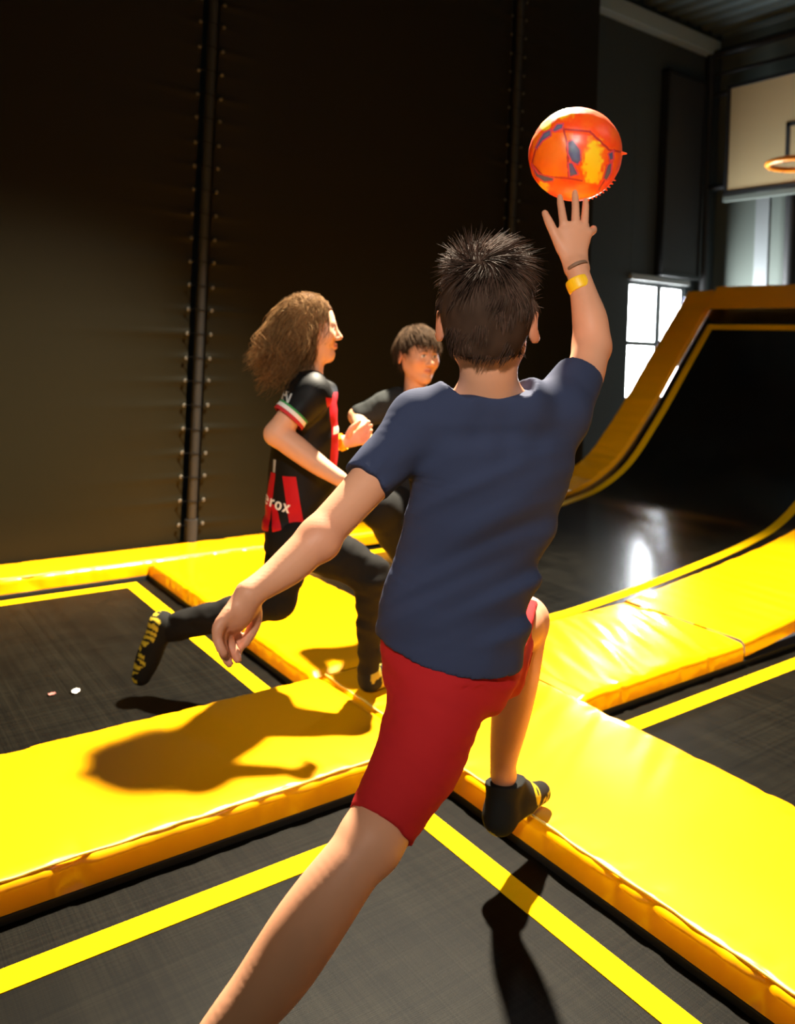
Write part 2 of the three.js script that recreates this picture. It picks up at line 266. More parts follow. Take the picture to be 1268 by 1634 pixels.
// a strip lying on the ramp between two z lines, raised by h, with a rounded section
function rampStrip(s0, s1, z0, z1, h, n, round = 0.02, low = 0, wr = 0) {
  const sec = []; const m = 5;
  for (let i = 0; i <= m; i++) { const a = Math.PI / 2 * i / m; sec.push([z0 + round * (1 - Math.cos(a)) , lerp(low, h - round, 1) + round * Math.sin(a)]); }
  for (let i = 1; i < 8; i++) sec.push([lerp(z0 + round, z1 - round, i / 8), h + 0.003 * Math.sin(Math.PI * i / 8)]);
  for (let i = 0; i <= m; i++) { const a = Math.PI / 2 * (1 - i / m); sec.push([z1 - round * (1 - Math.cos(a)), h - round + round * Math.sin(a)]); }
  sec.unshift([z0, low]); sec.push([z1, low]);
  const g = sheet(n, sec.length - 1, (u, v) => {
    const s = lerp(s0, s1, u), [z, hh] = sec[Math.round(v * (sec.length - 1))], p = rampAt(s), nn = rampNormal(s);
    const w = wr ? wr * (noise3(s * 9, z * 2.5, 3) + 0.8 * noise3(s * 22, z * 2, 5)) * (hh > h * 0.6 ? 1 : 0) : 0; p.addScaledVector(nn, hh + w); return [p.x, p.y, z];
  }, (u, v, p) => [lerp(s0, s1, u), p[2]]);
  const flip = g.index.array; for (let i = 0; i < flip.length; i += 3) { const q = flip[i]; flip[i] = flip[i + 1]; flip[i + 1] = q; } g.computeVertexNormals(); return g;
}
{
  const t = thing('quarter_pipe', 'black trampoline ramp curving up at the right to a high lip', 'trampoline ramp', V(4.2, FY, -3.1));
  const z0 = E1 + 0.001, z1 = A0 - 0.001;
  part('bed', rampStrip(0, RLEN - 0.02, z0, z1, 0.0, 160, 0.0001, -0.012), M.rampBed, t);
  part('boundary_line', rampStrip(0.1, lipS - 0.09, E1 + 0.06, E1 + 0.115, 0.004, 160, 0.001, 0), M.tape, t);
  part('boundary_line', rampStrip(0.1, lipS - 0.09, A0 - 0.21, A0 - 0.155, 0.004, 160, 0.001, 0), M.tape, t);
  part('boundary_line', rampStrip(lipS - 0.145, lipS - 0.09, E1 + 0.06, A0 - 0.155, 0.004, 6, 0.001, 0), M.tape, t);
  for (const x of [2.0, 3.6]) for (const z of [z0, z1]) part('leg', rodAt(V(x, FY, z), V(x, -0.03, z), 0.03), M.steel, t);
  for (const z of [z0 + 0.03, z1 - 0.03]) { part('leg', rodAt(V(6.2, FY, z), V(6.2, 1.55, z), 0.035), M.steel, t); part('curved_rail', tube(Array.from({ length: 24 }, (_, i) => { const s = RLEN * i / 23, p = rampAt(s).addScaledVector(rampNormal(s), -0.055); p.z = z; return p; }), 0.025, 80, 8), M.steel, t); }
  part('crossbar', rodAt(V(6.2, 1.5, z0), V(6.2, 1.5, z1), 0.03), M.steel, t);
}
{
  const t = thing('ramp_pad', 'orange-yellow pad along the far side of the ramp, rising to its lip', 'safety pad', V(4.8, 0, E1 - 0.15));
  part('cover', rampStrip(sOf(3.2), RLEN, E1 - 0.285, E1, 0.035, 200, 0.025, 0.004, 0.004), M.vinyl, t);
  const l = thing('ramp_pad', 'orange-yellow pad capping the top lip of the ramp', 'safety pad', V(6.15, 1.55, -3.1));
  part('cover', rampStrip(lipS + 0.01, RLEN, E1 + 0.005, A0 - 0.005, 0.08, 14, 0.025, 0.004, 0.002), M.vinyl, l);
  const n = thing('ramp_pad', 'yellow pad along the near side of the ramp, rising at the right edge', 'safety pad', V(4.8, 0, A0 + 0.15));
  part('cover', rampStrip(sOf(3.0), RLEN, A0 + 0.001, A1 + 0.02, 0.083, 200, 0.025, 0.02, 0.0025), M.vinyl, n);
}

// yellow pads: a rounded, slightly cushioned vinyl cover with creased sides and a stitched seam
function pad(label, x0, x1, z0, z1, seams, o = {}) {
  const t = thing('safety_pad', label, 'safety pad', V((x0 + x1) / 2, PB, (z0 + z1) / 2));
  const alongX = x1 - x0 > z1 - z0, L = alongX ? x1 - x0 : z1 - z0, W = alongX ? z1 - z0 : x1 - x0, r = 0.022, top = o.top ?? PT;
  const sec = [[0, PB], [0, lerp(PB, top, 0.3)], [0, top - r]]; for (let i = 1; i <= 5; i++) { const a = Math.PI / 2 * i / 5; sec.push([r * (1 - Math.cos(a)), top - r + r * Math.sin(a)]); }
  for (let i = 1; i < 22; i++) sec.push([lerp(r, W - r, i / 22), top]); for (let i = 5; i >= 0; i--) { const a = Math.PI / 2 * i / 5; sec.push([W - r * (1 - Math.cos(a)), top - r + r * Math.sin(a)]); } sec.push([W, lerp(PB, top, 0.3)], [W, PB]);
  const n = Math.max(30, Math.round(L / 0.012)), sd = Math.round(x0 * 37 + z0 * 91);
  const g = sheet(n, sec.length - 1, (u, v) => {
    let s = u * L, [c, y] = sec[Math.round(v * (sec.length - 1))];
    const e = Math.min(c, W - c), side = 1 - smooth(0, 0.09, e), edgeEnd = o.joined ? smooth(0, 0.03, s) : smooth(0, 0.03, Math.min(s, L - s));
    const cr = noise3(s * 16, sd, 1) * 0.5 + noise3(s * 38, sd + 3, 2) * 0.5, crease = Math.pow(Math.max(0, noise3(s * 24, sd + 9, 7)), 2);
    if (y > top - 0.001) y += 0.006 * Math.sin(Math.PI * clamp(c / W, 0, 1)) + 0.002 * noise3(s * 3, c * 4, sd) + side * 0.0028 * cr - side * 0.004 * crease;
    if (o.rumple) { const q = Math.exp(-(((s - o.rumple[0]) / o.rumple[2]) ** 2) - (((c - o.rumple[1]) / o.rumple[3]) ** 2)); if (y > top - 0.001) y += q * 0.0035 * (noise3((s * 0.9 + c * 0.5) * 26, (c - s * 0.4) * 4, 5) + 0.6 * noise3((s + c * 0.4) * 48, c * 6, 6)); }
    y = lerp(y - 0.012 * (y > top - r ? 1 : 0), y, edgeEnd);
    let cc = c; if (e < 0.03 && y > PB + 0.002) cc += (c < W / 2 ? 1 : -1) * (0.0034 * cr + 0.009 * crease);
    return alongX ? [x0 + s, y, z0 + cc] : [x0 + cc, y, z0 + s];
  }, (u, v, p) => [p[0], p[2]]);
  const ends = [0, 1].map((k) => { const sh = new THREE.Shape(sec.map(([c, y]) => new THREE.Vector2(c, y - 0.0))); const e = new THREE.ShapeGeometry(sh), p = e.attributes.position; for (let i = 0; i < p.count; i++) { const c = p.getX(i), y = p.getY(i) - (p.getY(i) > top - r && !(o.joined && k) ? 0.012 : 0), s = k * L; p.setXYZ(i, alongX ? x0 + s : x0 + c, y, alongX ? z0 + c : z0 + s); } e.computeVertexNormals(); return e; });
  if (alongX) { const f = g.index.array; for (let i = 0; i < f.length; i += 3) { const q = f[i]; f[i] = f[i + 1]; f[i + 1] = q; } g.computeVertexNormals(); }
  part('cover', merge([g, ...ends]), M.vinyl, t);
  part('foam_core', boxAt(x0 + 0.03, x1 - 0.03, PB - 0.001, top - 0.03, z0 + 0.03, z1 - 0.03), M.seam, t);
  for (const side of seams) {
    const pts = []; for (let s = 0.01; s < L; s += 0.02) { const c = side > 0 ? W - 0.012 : 0.012, w = 0.0025 * noise3(s * 20, sd, 5), y = top - 0.0012 + 0.0018 * noise3(s * 26, sd, 4); pts.push(alongX ? V(x0 + s, y, z0 + c + w) : V(x0 + c + w, y, z0 + s)); }
    part('seam', tube(pts, 0.0032, pts.length * 2, 6), M.seam, t, 'pale stitched seam');
  }
  return t;
}
pad('long yellow safety pad across the left foreground, carrying the runner\'s shadow', -1.1, B0 - 0.004, A0, A1, [1]);
pad('wide yellow safety pad from the crossing towards the lower right corner', B0, B1, A0, 1.2, [-1], { rumple: [0.55, 0.45, 0.4, 0.25] });
pad('yellow safety pad in front of the black ramp, with a bright window reflection', B1 + 0.004, 2.995, A0 + 0.0, A1 + 0.02, [], { rumple: [0.55, 0.3, 0.6, 0.5], joined: true });
pad('yellow safety pad running back under the runner\'s legs towards the wall', B0 - 0.03, B1 - 0.06, E1 + 0.004, A0 - 0.004, []);
pad('yellow safety pad along the foot of the padded wall at the left', -1.1, 2.3, WZ + 0.07, E1, [1]);
pad('yellow safety pad along the foot of the wall behind the ball player', 2.304, 3.195, WZ + 0.07, E1, [1]);
{
  const t = thing('paper_scrap', 'small white scrap of paper on the left trampoline bed', 'litter', V(0.78, 0.002, -2.77));
  const g = sheet(6, 6, (u, v) => [0.78 + (u - 0.5) * 0.03 * (1 - 0.3 * v), 0.004 + 0.008 * Math.abs(noise3(u * 3, v * 3, 1)), -2.77 + (v - 0.5) * 0.024]); part('crumple', g, std({ color: lin(0.85, 0.8, 0.75), roughness: 0.8, side: THREE.DoubleSide }), t);
  const s = thing('paper_scrap', 'tiny pink scrap on the left trampoline bed beside the white one', 'litter', V(0.71, 0.002, -2.79));
  const h = sheet(5, 5, (u, v) => [0.71 + (u - 0.5) * 0.022, 0.004 + 0.006 * Math.abs(noise3(u * 4, v * 3, 7)), -2.79 + (v - 0.5) * 0.014]); part('crumple', h, std({ color: lin(0.35, 0.12, 0.1), roughness: 0.8, side: THREE.DoubleSide }), s);
}
// ------------------------------------------------------------------ bodies: a distance field of tapered limbs, meshed as one continuous surface
const smin = (a, b, k) => { if (k <= 0) return Math.min(a, b); const h = Math.max(k - Math.abs(a - b), 0) / k; return Math.min(a, b) - h * h * k * 0.25; };
function cone(a, b, ra, rb) {
  const ax = a.x, ay = a.y, az = a.z, bx = b.x - ax, by = b.y - ay, bz = b.z - az, L = bx * bx + by * by + bz * bz || 1e-9;
  return (x, y, z) => { const px = x - ax, py = y - ay, pz = z - az; const t = clamp((px * bx + py * by + pz * bz) / L, 0, 1); return Math.hypot(px - bx * t, py - by * t, pz - bz * t) - (ra + (rb - ra) * t); };
}
function ball(c, r) { return (x, y, z) => Math.hypot(x - c.x, y - c.y, z - c.z) - r; }
function ellipsoid(c, rx, ry, rz, X = V(1, 0, 0), Y = V(0, 1, 0), Z = V(0, 0, 1)) {
  return (x, y, z) => { x -= c.x; y -= c.y; z -= c.z; const a = (x * X.x + y * X.y + z * X.z), b = (x * Y.x + y * Y.y + z * Y.z), d = (x * Z.x + y * Z.y + z * Z.z); const k0 = Math.hypot(a / rx, b / ry, d / rz), k1 = Math.hypot(a / rx / rx, b / ry / ry, d / rz / rz); return k1 < 1e-9 ? -Math.min(rx, ry, rz) : k0 * (k0 - 1) / k1; };
}
// a trunk: elliptic sections { l, r (edge points), h (half depth) } joined along their middles
function loft(secs, front, grow = 0) {
  const cl = new THREE.CatmullRomCurve3(secs.map((s) => s[0])), cr = new THREE.CatmullRomCurve3(secs.map((s) => s[1])), m = secs.length - 1, fine = secs.length > 2 ? Array.from({ length: m * 4 + 1 }, (_, i) => { const j = Math.min(m - 1, Math.floor(i / 4)), f = i / 4 - j; return [cl.getPoint(i / (m * 4)), cr.getPoint(i / (m * 4)), lerp(secs[j][2], secs[j + 1][2], f * f * (3 - 2 * f))]; }) : secs;
  const S = fine.map(([l, r, h]) => ({ c: l.clone().add(r).multiplyScalar(0.5), u: r.clone().sub(l).normalize(), w: r.distanceTo(l) / 2 + grow, h: h + grow }));
  const N = S.length - 1, seg = S.slice(0, N).map((A, i) => { const d = S[i + 1].c.clone().sub(A.c), L2 = d.lengthSq(); return { d, L2, t: d.clone().divideScalar(Math.sqrt(L2)) }; });
  return (x, y, z) => {
    let best = 1e9, bi = 0, bt = 0;
    for (let i = 0; i < N; i++) { const c = S[i].c, d = seg[i].d, px = x - c.x, py = y - c.y, pz = z - c.z, t = clamp((px * d.x + py * d.y + pz * d.z) / seg[i].L2, 0, 1), m = (px - d.x * t) ** 2 + (py - d.y * t) ** 2 + (pz - d.z * t) ** 2; if (m < best) { best = m; bi = i; bt = t; } }
    const A = S[bi], B = S[bi + 1], d0 = seg[bi].d, T = seg[bi].t, t = bt, px = x - A.c.x - d0.x * t, py = y - A.c.y - d0.y * t, pz = z - A.c.z - d0.z * t;
    let ux = lerp(A.u.x, B.u.x, t), uy = lerp(A.u.y, B.u.y, t), uz = lerp(A.u.z, B.u.z, t); const dt = ux * T.x + uy * T.y + uz * T.z; ux -= dt * T.x; uy -= dt * T.y; uz -= dt * T.z; const um = Math.hypot(ux, uy, uz); ux /= um; uy /= um; uz /= um;
    const vx = uy * T.z - uz * T.y, vy = uz * T.x - ux * T.z, vz = ux * T.y - uy * T.x, w = lerp(A.w, B.w, t) * um, h = lerp(A.h, B.h, t), a = px * ux + py * uy + pz * uz, b = px * vx + py * vy + pz * vz;
    const k0 = Math.hypot(a / w, b / h), k1 = Math.hypot(a / w / w, b / h / h); let d = k1 < 1e-9 ? -Math.min(w, h) : k0 * (k0 - 1) / k1;
    if ((bi === 0 && t <= 0) || (bi === N - 1 && t >= 1)) { const e = Math.abs(px * T.x + py * T.y + pz * T.z); if (e > 1e-6) d = d > 0 ? Math.hypot(d, e) : Math.max(d, e); }
    return d;
  };
}
const half = (p, n) => { const m = n.clone().normalize(), o = m.dot(p); return (x, y, z) => x * m.x + y * m.y + z * m.z - o; };   // negative on the side away from n
const plane3 = (a, b, c, keep) => { const n = b.clone().sub(a).cross(c.clone().sub(a)).normalize(); if (n.dot(keep.clone().sub(a)) > 0) n.negate(); return half(a, n); };
const capped = (d, ...cuts) => (x, y, z) => { let m = d(x, y, z); for (const c of cuts) m = Math.max(m, c(x, y, z)); return m; };
const U = (d, k = 0.01) => ({ d, k, op: 0 }), SUB = (d, k = 0.004) => ({ d, k, op: 1 }), CUT = (d, k = 0.002) => ({ d, k, op: 2 });
// a limb: a smooth line through its points with a smooth thickness
function limb(pts, radii) {
  if (pts.length < 3) return cone(pts[0], pts[1], radii[0], radii[1]);
  const curve = new THREE.CatmullRomCurve3(pts, false, 'centripetal'), n = (pts.length - 1) * 5, list = [], cr = (t) => { const i = Math.min(pts.length - 2, Math.floor(t)), f = t - i, g = (j) => radii[clamp(j, 0, radii.length - 1)]; const [a, b, c2, d] = [g(i - 1), g(i), g(i + 1), g(i + 2)]; return b + 0.5 * f * (c2 - a + f * (2 * a - 5 * b + 4 * c2 - d + f * (3 * (b - c2) + d - a))); };
  const P = Array.from({ length: n + 1 }, (_, i) => curve.getPoint(i / n)), Rr = Array.from({ length: n + 1 }, (_, i) => cr(i / 5));
  for (let i = 0; i < n; i++) list.push(cone(P[i], P[i + 1], Rr[i], Rr[i + 1]));
  return (x, y, z) => { let m = 1e9; for (let i = 0; i < n; i++) { const d = list[i](x, y, z); if (d < m) m = d; } return m; };
}
const chain = (pts, radii, k = 0.01, k0 = k) => [U(limb(pts, radii), k0)];
function evalOps(ops, x, y, z) { let d = 1e9; for (const o of ops) { const v = o.d(x, y, z); d = o.op === 0 ? smin(d, v, o.k) : o.op === 1 ? -smin(-d, v, o.k) : -smin(-d, -v, o.k); } return d; }
function skinMesh(ops, lo, hi, h, { disp, color, uv } = {}) {
  const nx = Math.ceil((hi.x - lo.x) / h / 8) * 8 + 1, ny = Math.ceil((hi.y - lo.y) / h / 8) * 8 + 1, nz = Math.ceil((hi.z - lo.z) / h / 8) * 8 + 1;
  const F = new Float32Array(nx * ny * nz).fill(1), used = [], R = h * 4 * 1.7321 * 1.25;
  for (let bk = 0; bk < nz - 1; bk += 8) for (let bj = 0; bj < ny - 1; bj += 8) for (let bi = 0; bi < nx - 1; bi += 8) {
    const cx = lo.x + (bi + 4) * h, cy = lo.y + (bj + 4) * h, cz = lo.z + (bk + 4) * h; let any = false, full = false; const keep = [];
    for (const o of ops) { const v = o.d(cx, cy, cz); if (o.op === 0) { if (v < R + o.k + 0.012) { keep.push(o); any = true; } } else if (o.op === 1) { if (v < R + o.k + 0.012) keep.push(o); } else { if (v > R + 0.02) full = true; if (v > -R - o.k - 0.012) keep.push(o); } }
    if (!any || full) continue; used.push([bi, bj, bk]);
    for (let k = bk; k <= bk + 8; k++) for (let j = bj; j <= bj + 8; j++) for (let i = bi; i <= bi + 8; i++) {
      const q = i + nx * (j + ny * k); const x = lo.x + i * h, y = lo.y + j * h, z = lo.z + k * h; let d = evalOps(keep, x, y, z);
      if (disp && Math.abs(d) < 0.03) d -= disp(x, y, z); F[q] = Math.min(d, F[q] === 1 ? d : F[q]);
    }
  }
  const vid = new Map(), pos = [], idx = [], sx = 1, sy = nx, sz = nx * ny;
  const corner = [0, sx, sy, sx + sy, sz, sx + sz, sy + sz, sx + sy + sz], E = [[0, 1], [2, 3], [4, 5], [6, 7], [0, 2], [1, 3], [4, 6], [5, 7], [0, 4], [1, 5], [2, 6], [3, 7]];
  for (const [bi, bj, bk] of used) for (let k = bk; k < bk + 8; k++) for (let j = bj; j < bj + 8; j++) for (let i = bi; i < bi + 8; i++) {
    const q = i + sy * j + sz * k; let mask = 0; for (let c = 0; c < 8; c++) if (F[q + corner[c]] < 0) mask |= 1 << c; if (mask === 0 || mask === 255) continue;
    let x = 0, y = 0, z = 0, n = 0; for (const [a, b] of E) { if (((mask >> a) & 1) === ((mask >> b) & 1)) continue; const fa = F[q + corner[a]], fb = F[q + corner[b]], t = fa / (fa - fb); x += lerp(a & 1, b & 1, t); y += lerp((a >> 1) & 1, (b >> 1) & 1, t); z += lerp(a >> 2, b >> 2, t); n++; }
    vid.set(q, pos.length / 3); pos.push(lo.x + (i + x / n) * h, lo.y + (j + y / n) * h, lo.z + (k + z / n) * h);
  }
  for (const [q] of vid) for (const [s, t1, t2, flip] of [[sx, sy, sz, 0], [sy, sz, sx, 0], [sz, sx, sy, 0]]) {
    const f0 = F[q], f1 = F[q + s]; if ((f0 < 0) === (f1 < 0)) continue; const a = vid.get(q), b = vid.get(q - t1), c = vid.get(q - t1 - t2), d = vid.get(q - t2); if (a === undefined || b === undefined || c === undefined || d === undefined) continue;
    if (f0 < 0) idx.push(a, b, c, a, c, d); else idx.push(a, c, b, a, d, c);
  }
  const g = new THREE.BufferGeometry(); g.setAttribute('position', new THREE.Float32BufferAttribute(pos, 3)); g.setIndex(idx); g.computeVertexNormals();
  if (color) { const col = new Float32Array(pos.length), nn = g.attributes.normal; for (let i = 0; i < pos.length; i += 3) { const c = color(pos[i], pos[i + 1], pos[i + 2], nn.getX(i / 3), nn.getY(i / 3), nn.getZ(i / 3)); col[i] = c[0]; col[i + 1] = c[1]; col[i + 2] = c[2]; } g.setAttribute('color', new THREE.BufferAttribute(col, 3)); }
  const t = new Float32Array(pos.length / 3 * 2); for (let i = 0; i < t.length / 2; i++) { const u = uv ? uv(pos[i * 3], pos[i * 3 + 1], pos[i * 3 + 2]) : [pos[i * 3] * 0.8 + pos[i * 3 + 2] * 0.6, pos[i * 3 + 1]]; t[i * 2] = u[0]; t[i * 2 + 1] = u[1]; } g.setAttribute('uv', new THREE.BufferAttribute(t, 2));
  return g;
}
// the box that holds a list of points, grown by m
const boundsOf = (pts, m) => { const b = new THREE.Box3().setFromPoints(pts).expandByScalar(m); return [b.min, b.max]; };

// a head in its own frame: origin between the ears, x to the person's left, y up, z forward; the unit is the head's height
function headFrame(o, fwd, up, H) { const Z = fwd.clone().normalize(), X = up.clone().cross(Z).normalize(), Y = Z.clone().cross(X); return { o, X, Y, Z, H, to: (x, y, z) => { x -= o.x; y -= o.y; z -= o.z; return [(x * X.x + y * X.y + z * X.z) / H, (x * Y.x + y * Y.y + z * Y.z) / H, (x * Z.x + y * Z.y + z * Z.z) / H]; }, at: (x, y, z) => o.clone().addScaledVector(X, x * H).addScaledVector(Y, y * H).addScaledVector(Z, z * H) }; }
function headOps(f, out = 0) {
  const H = f.H, P = f.at, el = (x, y, z, a, b, c) => ellipsoid(P(x, y, z), a * H, b * H, c * H, f.X, f.Y, f.Z), cn = (a, b, r, s) => cone(P(...a), P(...b), r * H, s * H), o = [], k = (v) => v * H;
  o.push(U(el(0, 0.13, -0.03, 0.335, 0.41, 0.42), k(0.1)), U(el(0, -0.08, 0.13, 0.262, 0.35, 0.25), k(0.12)));
  for (const s of [-1, 1]) o.push(U(cn([s * 0.2, -0.17, 0.02], [s * 0.04, -0.365, 0.26], 0.085, 0.075), k(0.1)), U(el(s * 0.16, -0.07, 0.25, 0.1, 0.1, 0.1), k(0.12)));
  o.push(U(cn([0, -0.385, 0.29], [0, -0.36, 0.29], 0.06, 0.07), k(0.08)), U(cn([-0.13, 0.09, 0.325], [0.13, 0.09, 0.325], 0.045, 0.045), k(0.07)));
  for (const s of [-1, 1]) o.push(SUB(el(s * 0.125, 0.03, 0.425, 0.075, 0.05, 0.06), k(0.06)));
  o.push(U(cn([0, 0.06, 0.37], [0, -0.1, 0.455], 0.03, 0.046), k(0.05)));
  for (const s of [-1, 1]) o.push(U(el(s * 0.045, -0.122, 0.415, 0.034, 0.03, 0.04), k(0.03)), U(el(s * 0.125, 0.03, 0.325, 0.058, 0.045, 0.055), k(0.008)));
  for (const s of [-1, 1]) o.push(U(cn([0, -0.205, 0.395], [s * 0.08, -0.222, 0.345], 0.02, 0.014), k(0.02)), U(cn([0, -0.25, 0.388], [s * 0.07, -0.235, 0.345], 0.026, 0.014), k(0.02)));
  o.push(SUB(cn([-0.075, -0.228, 0.372], [0.075, -0.228, 0.372], 0.007, 0.007), k(0.012)));
  for (const s of [-1, 1]) {
    const X = f.X.clone().applyAxisAngle(f.Y, s * (0.42 + out)), Z = X.clone().cross(f.Y);
    o.push(U(ellipsoid(P(s * (0.36 + out * 0.1), 0.0, -0.04), 0.032 * H, 0.135 * H, 0.082 * H, X, f.Y, Z), k(0.03)), SUB(ellipsoid(P(s * (0.392 + out * 0.12), 0.02, -0.01 + out * 0.03), 0.024 * H, 0.088 * H, 0.045 * H, X, f.Y, Z), k(0.02)));
  }
  return o;
}
const SKIN = [0.66, 0.36, 0.24];
function faceColor(f, base, hair) {
  return (x, y, z) => {
    const [a, b, c] = f.to(x, y, z); let m = [...base]; const mix = (q, t) => { m = m.map((v, i) => lerp(v, q[i], t)); };
    if (Math.abs(a) < 0.6 && b > -0.6 && b < 0.7 && Math.abs(c) < 0.6) {
      const A = Math.abs(a);
      if (c > 0.2) {
        const lip = 1 - smooth(0.75, 1.1, Math.hypot(a / 0.095, (b + 0.228) / 0.042)); mix([base[0] * 0.82, base[1] * 0.5, base[2] * 0.52], lip * 0.8);
        mix([base[0] * 0.35, base[1] * 0.2, base[2] * 0.2], (1 - smooth(0.6, 1.2, Math.hypot(a / 0.08, (b + 0.229) / 0.009))) * 0.8);
        const eye = 1 - smooth(0.85, 1.05, Math.hypot((A - 0.125) / 0.05, (b - 0.03) / 0.026)); mix([0.7, 0.68, 0.64], eye);
        mix([0.04, 0.025, 0.018], eye * (1 - smooth(0.8, 1.1, Math.hypot((A - 0.122), (b - 0.032)) / 0.022)));
        mix([0.06, 0.035, 0.025], (1 - smooth(0.7, 1.2, Math.hypot((A - 0.125) / 0.06, (b - 0.058) / 0.008))) * 0.8);
        const brow = 1 - smooth(0.7, 1.1, Math.hypot((A - 0.13) / 0.085, (b - 0.115 + 0.25 * Math.max(0, A - 0.15)) / 0.018)); mix(hair, brow * 0.75);
        mix([base[0], base[1] * 0.72, base[2] * 0.7], 0.45 * (1 - smooth(0, 1.2, Math.hypot((A - 0.17) / 0.1, (b + 0.09) / 0.1)))); mix([base[0], base[1] * 0.75, base[2] * 0.72], 0.4 * (1 - smooth(0, 1, Math.hypot(a / 0.06, (b + 0.1) / 0.07))));
      }
      if (A > 0.325) mix([base[0], base[1] * 0.7, base[2] * 0.66], 0.6 * smooth(0.325, 0.36, A) * (1 - smooth(0.14, 0.2, Math.abs(b))));
    }
    return m;
  };
}
// tapered hairs: each a list of points and a root radius; one mesh, tinted hair by hair
function strands(list) {
  const pos = [], nor = [], col = [], idx = [];
  for (const { pts, r, c } of list) {
    const n = pts.length, base = pos.length / 3; let side = V(0.3, 0.5, 0.8);
    for (let i = 0; i < n; i++) { const d = pts[Math.min(n - 1, i + 1)].clone().sub(pts[Math.max(0, i - 1)]).normalize(); const a = side.clone().addScaledVector(d, -side.dot(d)).normalize(), b = d.clone().cross(a), q = r * (1 - Math.pow(i / (n - 1), 1.6) * 0.85); for (let s = 0; s < 3; s++) { const w = a.clone().multiplyScalar(Math.cos(s * 2.0944)).addScaledVector(b, Math.sin(s * 2.0944)); pos.push(pts[i].x + w.x * q, pts[i].y + w.y * q, pts[i].z + w.z * q); nor.push(w.x, w.y, w.z); col.push(...c); } }
    for (let i = 0; i < n - 1; i++) for (let s = 0; s < 3; s++) { const a = base + i * 3 + s, b = base + i * 3 + (s + 1) % 3; idx.push(a, b, b + 3, a, b + 3, a + 3); }
  }
  const g = new THREE.BufferGeometry(); g.setAttribute('position', new THREE.Float32BufferAttribute(pos, 3)); g.setAttribute('normal', new THREE.Float32BufferAttribute(nor, 3)); g.setAttribute('color', new THREE.Float32BufferAttribute(col, 3)); g.setIndex(idx); return g;
}
const skinMat = phys({ color: lin(1, 1, 1), vertexColors: true, roughness: 0.5, specularIntensity: 0.5 });
const hairMat = phys({ color: lin(1, 1, 1), vertexColors: true, roughness: 0.75, specularIntensity: 0.1 });
const cloth = (c, o = {}) => phys({ color: lin(...c), roughness: 0.88, sheen: 0.15, sheenColor: lin(c[0] * 2 + 0.02, c[1] * 2 + 0.02, c[2] * 2 + 0.02), sheenRoughness: 0.5, specularIntensity: 0.25, bumpMap: knit, bumpScale: 0.0003, ...o });
const knit = texture(128, 128, (x, y) => 128 + 50 * Math.sin(x * Math.PI / 2) * Math.sin(y * Math.PI / 4) + 60 * (hash(x, y, 2) - 0.5)); knit.repeat.set(26, 26);
